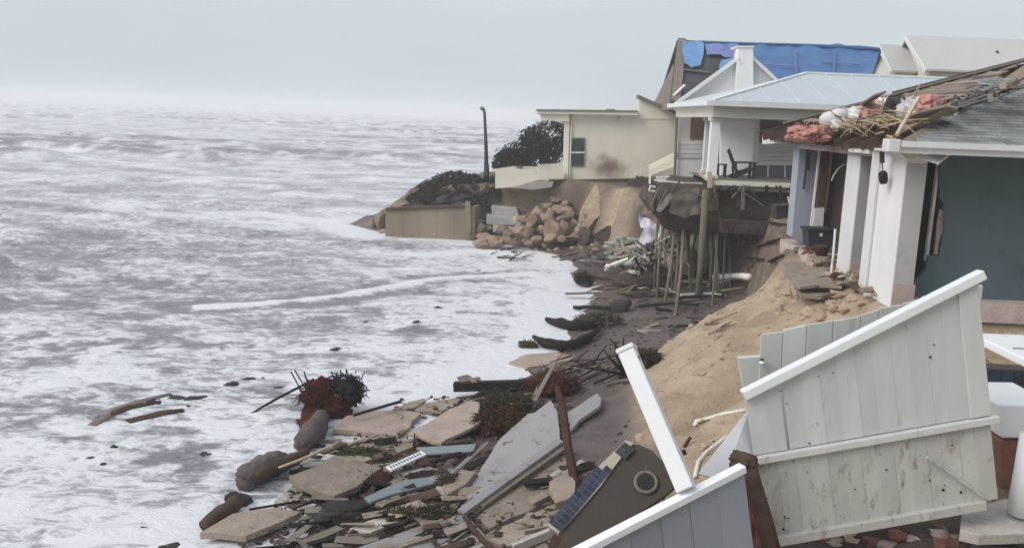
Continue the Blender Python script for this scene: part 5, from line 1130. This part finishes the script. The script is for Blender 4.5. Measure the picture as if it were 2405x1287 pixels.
slab('tan_boulder_slab', [(1290, 1130), (1335, 1098), (1352, 1130), (1350, 1165), (1305, 1180)], 'pink_slab', 'small pinkish slab against the foot of the rusty post', 'slab', lift=.3, thick=.12, rough=.05)
slab('lap_board', [(825, 1290), (1085, 1200), (1120, 1232), (1010, 1290), (960, 1310), (830, 1310)], 'lav_panel', 'wide grey lap board along the bottom edge of the debris', 'board', lift=.14, thick=.06, rough=.015)
slab('lap_board', [(1010, 1292), (1122, 1236), (1150, 1265), (1165, 1310), (1005, 1310)], 'concrete', 'short concrete grey board beside the wide lap board', 'board', lift=.1, thick=.06, rough=.02)
slab('lap_board', [(630, 1292), (760, 1242), (842, 1245), (800, 1295), (650, 1320)], 'lav_panel', 'flat wet grey board left of the wide lap board', 'board', lift=.06, thick=.05, rough=.02)
slab('lap_board', [(820, 1240), (930, 1196), (1010, 1172), (1040, 1180), (960, 1216), (870, 1250)], 'concrete', 'pale cracked board under the seaweed strip', 'board', lift=.1, thick=.06, rough=.03)
slab('lap_board', [(900, 1196), (985, 1172), (1005, 1186), (930, 1216)], 'pink_slab', 'pinkish board scrap resting on the pale cracked board', 'board', lift=.2, thick=.05, rough=.03)
# tan / pink concrete slabs
T_ = 'slab'
slab('concrete_slab', [(786, 998), (812, 976), (870, 966), (921, 962), (990, 969), (963, 1003), (935, 1021), (860, 1014), (782, 1007)], 'pink_slab', 'tan slab beside the red seaweed heap with a dark underside', T_, lift=.16, thick=.11, tilt=(-.02, .02))
slab('concrete_slab', [(956, 1017), (1036, 972), (1105, 939), (1126, 944), (1128, 993), (1085, 1015), (1036, 1040)], 'pink_slab', 'large peach slab propped beside the brown seaweed', T_, lift=.3, thick=.07, tilt=(.12, .05))
slab('concrete_slab', [(921, 960), (959, 944), (997, 934), (1000, 940), (977, 955), (950, 962)], 'tan_slab', 'small curled slab behind the two pink slabs', T_, lift=.14, thick=.06)
slab('concrete_slab', [(985, 950), (1030, 940), (1088, 929), (1075, 945), (1036, 969), (973, 963)], 'pink_slab', 'flat pink slab behind the large peach slab', T_, lift=.10, thick=.08)
slab('concrete_slab', [(678, 1118), (733, 1097), (789, 1068), (840, 1080), (897, 1097), (838, 1142), (786, 1163), (775, 1161), (720, 1142)], 'tan_slab', 'broad tan slab with a thick dark broken edge above the foam', T_, lift=.3, thick=.12, tilt=(-.02, .05))
slab('concrete_slab', [(469, 1250), (510, 1226), (546, 1205), (600, 1196), (650, 1191), (709, 1200), (640, 1232), (577, 1257)], 'tan_slab', 'low tan slab at the foam edge left of the dark cushion', T_, lift=.22, thick=.11)
slab('concrete_slab', [(643, 1177), (692, 1135), (730, 1146), (761, 1163), (699, 1187)], 'concrete', 'triangular slab slipping under the broad tan slab', T_, lift=.08, thick=.1)
slab('concrete_slab', [(790, 1070), (834, 1030), (900, 1030), (970, 1029), (970, 1048), (921, 1069), (852, 1084)], 'tan_slab', 'muddy slab between the dark edged slab and the broad one', T_, lift=.12, thick=.09)
slab('concrete_slab', [(1040, 1140), (1080, 1100), (1118, 1108), (1095, 1135), (1050, 1160)], 'tan_slab', 'small tan block against the left edge of the lavender panel', T_, lift=.25, thick=.12, tilt=(.1, 0))
slab('concrete_slab', [(1195, 850), (1235, 832), (1300, 826), (1350, 834), (1330, 850), (1240, 862)], 'pink_slab', 'flat pale slab at the wet beach edge behind the stick tangle', T_, lift=.08, thick=.06)
slab('concrete_slab', [(905, 1128), (985, 1100), (1050, 1085), (1080, 1090), (1010, 1120), (930, 1150)], 'tan_slab', 'muddy tan slab under the vent grille', T_, lift=.1, thick=.08)
slab('blue_board', [(977, 1050), (1119, 1041), (1112, 1058), (1004, 1066)], 'blue_board', 'pale blue board lying under the large peach slab', 'board', lift=.2, thick=.04, rough=.01)
slab('blue_board', [(855, 1167), (942, 1128), (1050, 1112), (1044, 1128), (921, 1160), (870, 1178)], 'blue_board', 'long pale blue board below the vent grille', 'board', lift=.22, thick=.05, rough=.01)
slab('blue_board', [(1005, 1120), (1060, 1106), (1100, 1070), (1112, 1075), (1070, 1116), (1010, 1132)], 'blue_board', 'narrow grey blue board wedged at the edge of the lavender panel', 'board', lift=.18, thick=.04, rough=.01)
# vent grille
vg_pts = [(907, 1095), (989, 1058), (1001, 1066), (919, 1103)]
vc = G(950, 1080, .3); vn = Vector((0, .05, 1)).normalized(); A4 = [PPL(x, y, vc, vn) for x, y in vg_pts]
vg = thing('vent_grille', 'white slotted vent grille lying on the muddy slab', 'grille', vc)
obj('frame', MB().prism(A4, -vn * .03), 'vinyl', vg)
for i in range(12):
    t = .06 + i * .076; p = A4[0].lerp(A4[1], t); q = A4[3].lerp(A4[2], t)
    obj('slot', MB().bar(p.lerp(q, .25) + vn * .002, p.lerp(q, .75) + vn * .002, .03, .008), 'charcoal', vg)
# dark cushion
cu = thing('soaked_cushion', 'dark grey soaked cushion lying in the foam beside the boards', 'cushion', G(800, 1210))
cc = G(800, 1208, .14)
obj('cushion_body', MB().rock(cc, (.42, .26, .15), 4, 4, .18, 1.3, .5, .15), 'dark_rock', cu, smooth=True)
obj('cushion_fold', MB().rock(cc + Vector((.05, .06, .1)), (.36, .2, .07), 9, 3, .2, 1.6, .3, .15), 'dark_rock', cu, smooth=True)

# rusty post
rp = thing('rusty_post', 'rusty leaning post with a torn head rising from the panels', 'post', G(1352, 1165, .1))
A_, B_ = G(1352, 1165, .2), None
Yt = A_.y + .6
_rp = [PY(1308, 905, Yt + .8), PY(1322, 960, Yt + .6), PY(1335, 1060, Yt + .2), PY(1350, 1130, Yt), A_ - Vector((0, 0, .2))]
obj('post_shaft', MB().tube(_rp, [.06, .075, .08, .095, .1], 4, .1), 'rust', rp, bevel=.01)
for k in range(8):
    p = PY(1296 + k * 3.4, 908, Yt + .8 + db.gauss(0, .04)); obj('jag', MB().tube([p, p + Vector((db.gauss(0, .03), 0, db.uniform(.05, .2)))], [.022, .006], 4), 'rust', rp)
log('curved_strip', [(1092, 1212), (1110, 1240), (1130, 1265), (1160, 1290)], [.045, .045, .04, .035], 'rust', 'curved dark strap hanging over the lap board joint', 'strap', lift=.2)
# leaning boards by the rusty post
obj('leaning_board', MB().bar(G(1248, 950, .05), G(1248, 950, .05) + Vector((.45, .35, .85)), .2, .03), 'wood_grey', label='grey board leaning against the stick tangle', cat='board', bevel=.005)
obj('leaning_board', MB().bar(G(1244, 948, .05), G(1244, 948, .05) + Vector((.38, .25, .75)), .06, .03), 'wood_wet', label='thin dark board in front of the leaning grey board', cat='board')
# dark beams at the water's edge
plank('dark_beam', (1066, 908), (1262, 902), .2, .2, 'wood_wet', 'black square beam jutting from the debris over the foam', 'beam', (.28, .25))
log('dark_log', [(1110, 940), (1150, 922), (1200, 912), (1260, 915)], [.09, .11, .1, .08], 'wood_wet', 'black bent log under the square beam', lift=.12)
for i, (a, b) in enumerate([((1075, 890), (1100, 884)), ((1085, 896), (1128, 888)), ((1098, 882), (1115, 898))]):
    plank('white_scrap', a, b, .12, .02, 'wood_grey', 'pale splinter scrap on the end of the black beam', 'scrap', (.4, .42), group='scraps on the black beam', roll=db.uniform(-.6, .6))
# driftwood on the beach
log('driftwood', [(1253, 790), (1278, 806), (1320, 812), (1352, 806), (1385, 790), (1405, 776)], [.05, .13, .15, .13, .12, .07], 'wood_wet', 'curved black driftwood trunk on the wet beach', lift=.08)
log('driftwood', [(1398, 782), (1408, 770), (1412, 762)], [.05, .05, .02], 'wood_wet', 'forked stub beside the curved black trunk', lift=.1)
log('driftwood', [(1284, 750), (1320, 760), (1360, 765), (1400, 760)], [.07, .16, .15, .1], 'wood_wet', 'tapered black log at the edge of the foam', lift=.08)
fibre_heap('seaweed_clump', 'green brown seaweed clump on the tapered black log', 'seaweed', G(1408, 752, .15), (.75, .4, .24), 71, 'weed_green', ((160, 'weed_green', .018), (40, 'wood_grey', .02)))
log('driftwood', [(1346, 722), (1390, 722), (1440, 724)], [.06, .07, .07], 'wood_wet', 'straight black log beside the purple grey rock', lift=.08)
boul = G(1460, 720, .15); obj('boulder', MB().rock(boul, (.42, .35, .34), 17, 3, .35, 1.5, .3, 0, 8), 'dark_rock', label='pointed purple grey rock at the end of the straight log', cat='boulder', smooth=True)
fibre_heap('root_ball', 'dark root ball of a stranded trunk at the foam edge', 'root ball', G(1368, 655, .3), (.42, .4, .35), 73, 'dark_rock', ((60, 'wood_wet', .025),))
for i, P_ in enumerate([[(1380, 650), (1440, 648), (1500, 640)], [(1375, 660), (1450, 662), (1530, 655)], [(1385, 642), (1430, 640), (1480, 632), (1510, 622)], [(1420, 664), (1500, 668), (1600, 668)], [(1470, 690), (1540, 688), (1600, 690)], [(1590, 700), (1650, 694), (1700, 696)], [(1360, 612), (1420, 618), (1480, 615)], [(1500, 720), (1580, 712), (1640, 716)]]):
    log('stranded_trunk', P_, [.06, .055, .045] + [.03] * (len(P_) - 3), db.choice(['wood_wet', 'wood_brown', 'wood_grey']), 'stranded thin trunk lying beside the piles under the porch', lift=.12, group='stranded trunks beside the piles')
def sticks(n, box, m, label, grp, L=(.3, 1.0), r=(.012, .03), name='broken_stick', up=.25, cat='stick', bias=0):
    for i in range(n):
        x, y = db.uniform(box[0], box[2]), db.uniform(box[1], box[3]); p = G(x, y, .04); a = db.gauss(bias, .6); l = db.uniform(*L)
        e = p + Vector((math.cos(a) * l, math.sin(a) * l, 0)); e.z = min(max(gz(e.x, e.y), 0) + db.uniform(.02, up), p.z + .45)
        mid = p.lerp(e, .5) + Vector((0, 0, db.uniform(-.02, .06))); rr = db.uniform(*r); _m = db.choice(m)
        obj(name, MB().tube([p, mid, e], [rr, rr * .85, rr * .5], 6, .1, i), _m, label=CW(_m) + ' ' + label, cat=cat, group=grp, smooth=True)
sticks(46, (1290, 850, 1470, 905), ['wood_brown', 'wood_wet', 'wood_grey', 'rust'], 'broken stick in the tangle left of the leaning white post', 'stick tangle left of the white post', (.4, 1.3), (.012, .035), up=.4)
sticks(80, (1360, 600, 1700, 690), ['wood_wet', 'wood_grey', 'wood_brown', 'mint', 'cream'], 'broken stick strewn under the porch piles', 'sticks under the porch', (.4, 1.6), (.015, .035), up=.35)
sticks(34, (1480, 700, 1690, 790), ['wood_wet', 'wood_brown', 'wood_grey'], 'twig on the wet beach before the porch piles', 'twigs on the wet beach', (.2, .7), (.01, .022), up=.12)
sticks(26, (1150, 585, 1400, 615), ['wood_wet', 'wood_brown', 'rust'], 'stick along the wet toe of the boulders', 'sticks below the boulders', (.4, 1.4), (.02, .045), up=.2)
sticks(40, (840, 1040, 1120, 1200), ['wood_wet', 'wood_brown', 'wood_grey'], 'splintered lath between the foreground slabs', 'laths between the slabs', (.2, .8), (.01, .022), up=.3, name='splintered_lath', cat='lath')
# branchy shrub stump behind the white post
br = thing('bare_branch', 'bare black forked branch behind the leaning white post', 'branch', G(1470, 880))
b0 = G(1470, 880, .1)
for tgt in ((1432, 795), (1464, 792), (1418, 822), (1430, 838), (1340, 858), (1444, 812)):
    t = PY(*tgt, b0.y); m_ = b0.lerp(t, .55) + Vector((db.gauss(0, .06), 0, db.gauss(.05, .05)))
    obj('twig', MB().tube([b0, m_, t], [.04, .03, .012], 6, .1), 'wood_wet', br, smooth=True)
fibre_heap('root_tangle', 'dark root tangle right of the leaning white post head', 'roots', G(1520, 840, .2), (.34, .3, .22), 75, 'wood_wet', ((90, 'wood_brown', .016), (40, 'wood_wet', .022)), slen=.9)

# ---- seaweed heaps
c_ = G(765, 940, .3)
hp = fibre_heap('seaweed_heap', 'red brown seaweed heap with a dark net at the foam edge', 'seaweed', c_, (.62, .5, .48), 81, 'weed_red', ((260, 'weed_red', .018), (60, 'wood_brown', .016)), rough=.5, slen=.5)
nt_ = PY(815, 915, c_.y)
obj('net', MB().rock(nt_, (.26, .22, .22), 5, 3, .9, 2.6).rock(nt_ + Vector((.1, 0, -.14)), (.2, .2, .18), 6, 3, .9, 2.6), 'net', hp, smooth=True)
nb_ = MB()
for i in range(150):
    a = db.uniform(0, 6.28); p = nt_ + Vector((math.cos(a) * .33, db.gauss(0, .12), math.sin(a) * .3)); e = p + Vector((db.gauss(0, .12), db.gauss(0, .1), db.gauss(0, .1)))
    nb_.tube([p, p.lerp(e, .5) + Vector((0, 0, .03)), e], [.012, .012, .006], 4)
obj('net_strands', nb_, 'net', hp, kind='stuff')
for k in range(4): obj('pale_scrap', MB().rock(nt_ + Vector((db.gauss(-.12, .1), -.2, db.gauss(-.08, .1))), (.09, .04, .05), k, 2, .6, 2, .3, db.uniform(-1, 1), 5), 'wood_grey', hp)
for x0, y0, x1, y1 in ((683, 872, 712, 925), (692, 868, 722, 920), (714, 872, 728, 915), (716, 886, 740, 905), (778, 872, 790, 905), (800, 868, 800, 900)):
    obj('twig', MB().tube([PY(x0, y0, c_.y), PY(x1, y1, c_.y)], .015, 5), 'wood_wet', hp)
obj('seaweed_skirt', MB().rock(G(740, 985, .05), (.3, .55, .14), 7, 3, .5), 'weed_red', hp, smooth=True)
log('thin_pole', [(588, 972), (640, 942), (690, 915), (738, 890)], [.02, .03, .03, .025], 'wood_wet', 'thin dark pole leaning into the red seaweed heap', 'pole', lift=[.0, .12, .3, .5], jit=.03)
log('mossy_log', [(695, 1052), (712, 1040), (735, 1018), (750, 992), (757, 975)], [.08, .2, .24, .2, .12], 'purple_rock', 'mossy grey stump below the red seaweed heap', lift=.05)
log('mossy_log', [(566, 1138), (582, 1122), (620, 1098), (650, 1080), (672, 1072)], [.12, .22, .23, .17, .07], 'purple_rock', 'thick grey log end resting in the foam', lift=.08)
log('mossy_log', [(600, 1120), (660, 1092), (705, 1072), (720, 1062)], [.13, .13, .1, .08], 'wood_brown', 'brown log lying alongside the thick grey log', lift=.2)
log('pale_pole', [(655, 1098), (720, 1074), (800, 1036)], [.02, .03, .025], 'wood_pale', 'pale thin pole lying over the brown log', 'pole', lift=.35, jit=.04)
log('mossy_log', [(480, 1235), (520, 1205), (560, 1178)], [.1, .12, .12], 'wood_brown', 'short brown log behind the low tan slab', lift=.08)
boulder_list = [(565, 1178, .15), (640, 1110, .12), (700, 1105, .14), (550, 1170, .12)]
for i, (x, y, r) in enumerate(boulder_list):
    obj('wet_rock', MB().rock(G(x, y, .05), (r * 1.3, r, r * .8), 120 + i, 3, .35), 'dark_rock', label='dark wet rock among the logs at the foam edge', cat='rock', group='wet rocks among the logs', smooth=True)
plank('dark_stick', (830, 975), (942, 942), .05, .05, 'wood_wet', 'dark notched stick lying across the tan slab beside the seaweed', 'stick', (.3, .35))
plank('dark_stick', (1068, 1110), (1146, 1040), .05, .04, 'wood_grey', 'thin stick along the left edge of the lavender panel', 'stick', (.5, .55))
plank('dark_stick', (585, 1196), (705, 1176), .04, .03, 'wood_wet', 'thin dark stick behind the low tan slab', 'stick', (.2, .2))
fibre_heap('seaweed_heap', 'brown green seaweed heap between the peach slab and lavender panel', 'seaweed', G(1178, 990, .2), (.6, .55, .26), 83, 'weed_red', ((200, 'weed_red', .016), (120, 'weed_green', .016), (60, 'wood_brown', .014)), rough=.5, slen=.5)
fibre_heap('seaweed_heap', 'green weedy heap behind the brown seaweed beside the beam', 'seaweed', G(1190, 945, .2), (.6, .4, .2), 84, 'weed_green', ((160, 'weed_green', .016), (60, 'wood_brown', .02)), slen=.6)
fibre_heap('seaweed_heap', 'rusty red weed mass around the head of the rusty post', 'seaweed', G(1300, 905, .2), (.62, .4, .28), 85, 'weed_red', ((120, 'weed_red', .018), (80, 'wood_brown', .02)), slen=.8)
fibre_heap('seaweed_patch', 'thin green weed patch on the muddy slab', 'seaweed', G(850, 1060, .14), (.5, .22, .05), 86, 'weed_green', ((120, 'weed_green', .014),), slen=.4)
fibre_heap('seaweed_patch', 'dark weed strip along the pale cracked board', 'seaweed', G(1000, 1205, .16), (.75, .12, .08), 87, 'weed_green', ((160, 'weed_green', .014), (60, 'wood_grey', .012)), slen=.3)
fibre_heap('seaweed_patch', 'dark weed mat between the broad tan slab and blue board', 'seaweed', G(860, 1130, .15), (.42, .25, .14), 88, 'weed_red', ((90, 'wood_brown', .014), (60, 'weed_green', .014)), slen=.5)
fibre_heap('seaweed_patch', 'small green weed tuft at the foam edge by the curved trunk', 'seaweed', G(1240, 808, .1), (.3, .2, .1), 89, 'weed_green', ((80, 'weed_green', .014),), slen=.7)
fibre_heap('seaweed_patch', 'dark weed clump wedged under the lavender panel edge', 'seaweed', G(1050, 1130, .2), (.2, .22, .14), 90, 'weed_green', ((90, 'wood_brown', .014),), slen=.7)

# ---- pale wreckage heap under the earth mass: lilac sheet, mint slats, scraps
obj('lilac_sheet', sheet([(1502, 505), (1520, 515), (1545, 530), (1560, 540), (1545, 560), (1530, 572), (1505, 585), (1498, 570), (1512, 545), (1500, 520)], PY(1525, 545, 33), Vector((-.2, -.85, .5)).normalized(), 0, .35, 1.4, 4, 6), 'lilac_cloth', label='lilac white sheet crumpled on the pale wreckage heap', cat='sheet', smooth=True)
wr = random.Random(5)
for i in range(110):
    x = wr.gauss(1525, 45); y = wr.gauss(600, 22)
    if y < 560 or y > 650 or x < 1425 or x > 1620: continue
    Y = 32.6 + wr.uniform(-.8, .8) + (1520 - x) * .004; p = PY(x, y, Y); a = wr.uniform(0, 6.28); L = wr.uniform(.2, .75)
    d = Vector((math.cos(a) * L, wr.gauss(0, .3) * L, abs(math.sin(a)) * L * .7)); _m = wr.choice(['mint', 'mint', 'cream', 'wood_wet', 'wood_wet', 'wood_grey'])
    obj('broken_lath', MB().bar(p - d * .5, p + d * .5, wr.uniform(.04, .13), .02, roll=wr.uniform(-1.2, 1.2)), _m, label=CW(_m) + ' slat in the wreckage heap under the porch', cat='slat', group='slats in the pale wreckage heap')
for i in range(30):
    x = wr.uniform(1425, 1530); y = wr.uniform(560, 650); p = PY(x, y, 33.2); 
    obj('pale_scrap', MB().rock(p, (wr.uniform(.1, .3), wr.uniform(.1, .25), wr.uniform(.04, .1)), i, 2, .5, 1.5, .4), wr.choice(['cream', 'mint', 'grey_block', 'mint']), label='pale scrap piled at the seaward side of the wreckage heap', cat='scrap', group='scraps in the pale wreckage heap')
obj('wreck_mound', MB().rock(PY(1500, 655, 34.0), (2.2, 1.2, .55), 3, 4, .4, 1.6), 'soil', label='dark mound carrying the pale wreckage under the porch', cat='mound', smooth=True)
slab('white_sheet', [(1420, 650), (1470, 640), (1540, 650), (1560, 664), (1470, 668), (1425, 662)], 'mint', 'pale sheet flattened under the stranded trunks', 'sheet', lift=.1, thick=.03, rough=.05)
log('pvc_pipe', [(1672, 652), (1715, 650), (1760, 651)], .12, 'pvc', 'fat white drain pipe lying behind the piles', 'pipe', lift=.25, jit=.02)
log('pvc_pipe', [(1590, 694), (1650, 690), (1705, 694)], .05, 'pvc', 'slim white pipe on the wet beach before the piles', 'pipe', lift=.08, jit=.03)
boulder_ = [(1650, 600, 90, 110, 34.4), (1600, 615, 70, 90, 34.0), (1715, 585, 80, 80, 34.6), (1740, 660, 70, 50, 33.2)]
for i, (x, y, w, h, Y) in enumerate(boulder_):
    c = PY(x, y, Y); obj('concrete_chunk', MB().rock(c, (w * Y / FPX / 2, .6, h * Y / FPX / 2), 150 + i, 3, .3, 1.2, .6), 'concrete', label='pale concrete chunk behind the piles under the porch', cat='chunk', group='concrete chunks behind the piles', smooth=True)
for i, (x, y) in enumerate([(1855, 530), (1838, 560), (1795, 610), (1840, 600), (1815, 570)]):
    plank('dark_plank', (x, y), (x + db.uniform(-60, -20), y + db.uniform(-15, 15)), .12, .05, 'wood_wet', 'dark plank slid down the bank below the grey wall end', 'plank', (.1, .25), group='planks on the dark bank')
ab = thing('air_conditioner', 'grey box unit hanging on the bank beside the grey wall end', 'box', PY(1838, 515, 25.5))
obj('casing', MB().prism(poly_y([(1823, 484), (1858, 482), (1857, 512), (1824, 516)], 25.8), (0, .6, 0)), 'charcoal', ab)
obj('casing_edge', MB().bar(PY(1820, 482, 25.75), PY(1860, 480, 25.75), .05, .04), 'wood_grey', ab)
obj('downpipe', MB().tube([PY(1851, 462, 25.8), PY(1855, 482, 25.8)], .03, 6), 'pvc', ab)

# ---- things awash in the foam
for i, (x, y, w, h, d) in enumerate([(575, 893, 40, 12, 0), (545, 905, 36, 12, 0), (620, 892, 24, 10, 0), (415, 935, 44, 16, 0), (470, 938, 50, 14, 0), (445, 957, 14, 12, 0), (500, 965, 26, 10, 0), (650, 910, 26, 10, 0), (270, 1052, 22, 14, 0), (215, 1075, 16, 12, 0), (535, 1058, 14, 10, 0), (788, 823, 34, 12, 0), (860, 758, 20, 12, 0), (978, 760, 22, 18, 0), (1030, 725, 26, 8, 0), (350, 945, 60, 14, 0), (700, 990, 30, 10, 0), (240, 1090, 18, 10, 0), (480, 1068, 40, 8, 0), (420, 1080, 40, 8, 0), (560, 1180, 30, 22, 0), (330, 1240, 40, 14, 0), (230, 1260, 40, 18, 0), (400, 1287, 50, 20, 0)]):
    p = PZ(x, y, .0); k = p.y / FPX
    obj('awash_rock', MB().rock(p + Vector((0, 0, -.01)), (w * k * .66, w * k / 2.0, h * k * .62), 200 + i, 3, .6, 1.9, .2, db.uniform(-.5, .5), 7), 'dark_rock', label='dark wet rock awash in the foam', cat='rock', group='rocks awash in the foam', smooth=True)
for i, P_ in enumerate([[(215, 1000), (270, 965), (330, 945), (400, 925)], [(230, 985), (300, 958), (360, 950)], [(300, 990), (380, 972), (430, 965)]]):
    pts = [PZ(x, y, .02) for x, y in P_]
    obj('awash_plank', MB().tube(pts, [.10, .14, .12, .05][:len(pts)], 8, .15, i, .5), 'wood_grey' if i == 0 else 'wood_brown', label=['long grey timber awash in the foam', 'brown timber floating beside the long grey one', 'thin brown timber floating shoreward of the grey one'][i], cat='timber', smooth=True)

# more broken boards wedged between the slabs
cb_ = random.Random(77)
def wedge(n, box, mats, label, grp, name='broken_board', L=(.25, .8), W=(.06, .2), lift=(.04, .22), ang=.55, cat='board'):
    for i in range(n):
        x, y = cb_.uniform(box[0], box[2]), cb_.uniform(box[1], box[3]); p = G(x, y, cb_.uniform(*lift)); a = cb_.gauss(ang, .45); l = cb_.uniform(*L)
        d = Vector((math.cos(a), math.sin(a), cb_.gauss(0, .12))) * l * .5; w = cb_.uniform(*W); h = cb_.uniform(.02, .05); _m = cb_.choice(mats)
        mb = MB().bar(p - d, p + d, w, h, roll=cb_.gauss(0, .25))
        for v in mb.v: v += Vector((cb_.uniform(-.03, .03), cb_.uniform(-.03, .03), 0))
        obj(name, mb, _m, label=CW(_m) + ' ' + label, cat=cat, group=grp)
wedge(60, (690, 1030, 1120, 1180), ['wood_grey', 'wood_brown', 'wood_brown', 'wood_wet', 'concrete', 'tan_slab'], 'broken board wedged between the tan slabs at the foam edge', 'boards between the tan slabs')
wedge(56, (640, 1170, 1110, 1290), ['wood_grey', 'wood_wet', 'wood_grey', 'wood_brown', 'tan_slab'], 'broken board below the dark cushion and lap boards', 'boards below the cushion')
wedge(36, (1080, 895, 1290, 1000), ['wood_wet', 'wood_brown', 'wood_grey'], 'broken board around the brown seaweed heap', 'boards around the brown seaweed')
wedge(22, (1230, 1080, 1400, 1287), ['tan_slab', 'wood_brown', 'concrete', 'wood_wet'], 'broken board beside the tan slabs under the spa', 'boards beside the spa')
wedge(18, (1900, 600, 2060, 700), ['wood_brown', 'tan_slab', 'wood_pale', 'wood_grey'], 'broken board in the rubble before the white piers', 'boards before the piers', lift=(.06, .2), ang=.2, L=(.2, .6))
wedge(44, (1360, 605, 1700, 690), ['wood_wet', 'wood_brown', 'pile', 'concrete'], 'broken board on the beach under the porch', 'boards under the porch', L=(.4, 1.4), W=(.08, .25), lift=(.05, .3), ang=.1)
wedge(14, (1500, 700, 1680, 780), ['wood_wet', 'wood_brown', 'tan_slab'], 'board half buried in the wet beach before the piles', 'boards in the wet beach', L=(.2, .7), lift=(.0, .06), ang=.1)
for i in range(26):
    x = cb_.uniform(1150, 1400); y = cb_.uniform(560, 592); p = G(x, y, .03); r_ = cb_.uniform(.08, .24)
    obj('boulder', MB().rock(p, (r_ * 1.3, r_, r_ * .7), 300 + i, 2, .35, 1.8, .3, cb_.uniform(-1, 1), 8), 'rock', label='small brown stone on the beach below the boulder heap', cat='boulder', group='small stones below the boulder heap')
mb = MB()
for i in range(2000):
    u_ = cb_.random(); x = cb_.uniform(560, 1340); y = cb_.uniform(930, 1287)
    if (x - 560) / 780 < (1287 - y) / 357 * .55 - .05: continue
    p = G(x, y, cb_.uniform(.02, .16)); a = cb_.gauss(.4, .8); l = cb_.uniform(.04, .26)
    if cb_.random() < .5: mb.tube([p, p + Vector((math.cos(a) * l, math.sin(a) * l, cb_.gauss(0, .02)))], [cb_.uniform(.004, .012)] * 2, 4)
    else: mb.rock(p, (cb_.uniform(.015, .07), cb_.uniform(.015, .06), cb_.uniform(.012, .04)), i, 1, .5)
obj('splinter_litter', mb, 'wood_brown', kind='stuff', label='fine dark splinters and crumbs strewn among the foreground slabs', cat='litter')
mb = MB()
for i in range(320):
    x = cb_.uniform(620, 1330); y = cb_.uniform(950, 1287)
    if (x - 560) / 780 < (1287 - y) / 357 * .55 - .02: continue
    p = G(x, y, .02); mb.rock(p, (cb_.uniform(.05, .16), cb_.uniform(.05, .13), cb_.uniform(.03, .08)), i, 1, .5, 1.7, .4, cb_.uniform(-1, 1), 4)
obj('rubble_litter', mb, 'tan_dark', kind='stuff', label='wet crumbled concrete and soil between the foreground slabs', cat='rubble')
# mound of soil and broken brick under the leaning fence
obj('soil_mound', MB().rock(PY(2050, 1300, 9.3), (1.7, .8, .42), 31, 4, .5, 2.2), 'soil', label='dark soil mound under the sloped fence panel', cat='mound', smooth=True)
for i in range(14):
    x = cb_.uniform(1850, 2260); c = PY(x, 1262 + cb_.uniform(-8, 26), 8.9); R_ = cb_.uniform(.06, .12)
    obj('rubble_chunk', MB().rock(c, (R_ * 1.4, R_, R_ * .8), 330 + i, 2, .4, 1.6, .4, 0, 6), cb_.choice(['brick_red', 'pier_foot', 'soil', 'concrete']), label='broken masonry chunk on the soil under the sloped fence panel', cat='rubble', group='masonry under the fence')

# small stones scattered on the sand face: too many to count
mb = MB(); rs = random.Random(22)
for i in range(520):
    Y = rs.uniform(10, 21.2); X = rs.uniform(2.2, 7.0); z = gz(X, Y)
    if z < .7 or (mnoise.noise(Vector((X * .8, Y * .8, 9))) < .12 and z < 2.6): continue
    s_ = rs.uniform(.02, .11) * (1.2 if z > 2.5 else .8); mb.rock((X, Y, z), (s_ * 1.3, s_, s_ * .7), i, 2, .5, 1.8, .2, rs.uniform(-1, 1), 5)
obj('sand_clods', mb, 'sand_block', kind='stuff', label='crumbled sand clods fallen down the bluff face', cat='clods')
mb = MB(); rs = random.Random(21)
for i in range(420):
    Y = rs.uniform(9.5, 21); X = rs.uniform(1.5, 6.4); z = gz(X, Y)
    if z < .5 or mnoise.noise(Vector((X * .9, Y * .9, 2))) < .05: continue
    s = rs.uniform(.006, .02); mb.rock((X, Y, z), (s * 1.4, s, s * .7), i, 1, .4)
obj('sand_pebbles', mb, 'dark_rock', kind='stuff', label='small dark pebbles and clods scattered on the sand face', cat='pebbles')
mb = MB()
for i in range(2600):
    Y = rs.uniform(9.5, 48); x0 = float(np.interp(Y, _kY, _kW)); x1 = float(np.interp(Y, _kY, _kT)) + .3; X = rs.uniform(x0 + .3, x1) if x1 > x0 + .4 else x1
    if mnoise.noise(Vector((X * .7, Y * .5, 7))) < -.05: continue
    s = rs.uniform(.015, .06); z = gz(X, Y); mb.rock((X, Y, z), (s * 1.6, s, s * .5), i, 1, .5)
obj('beach_litter', mb, 'dark_rock', kind='stuff', label='dark pebbles and shell litter strewn over the wet beach', cat='litter')

# ------------------------------------------------------------------ sea haze
hz = MB().box((-2450, -190, -6.5), (2450, 2450, 14.5))
hm = bpy.data.materials.new('haze_air'); hm.use_nodes = True; hn = hm.node_tree.nodes; hl = hm.node_tree.links
for n in list(hn):
    if n.type != 'OUTPUT_MATERIAL': hn.remove(n)
pv = hn.new('ShaderNodeVolumePrincipled'); pv.inputs['Color'].default_value = (0.98, 0.985, 1.0, 1); pv.inputs['Density'].default_value = 0.0015
hl.new(pv.outputs[0], [n for n in hn if n.type == 'OUTPUT_MATERIAL'][0].inputs['Volume'])
M['haze_air'] = hm
obj('haze', hz, 'haze_air', kind='stuff', label='pale sea haze over the whole coast', cat='haze')
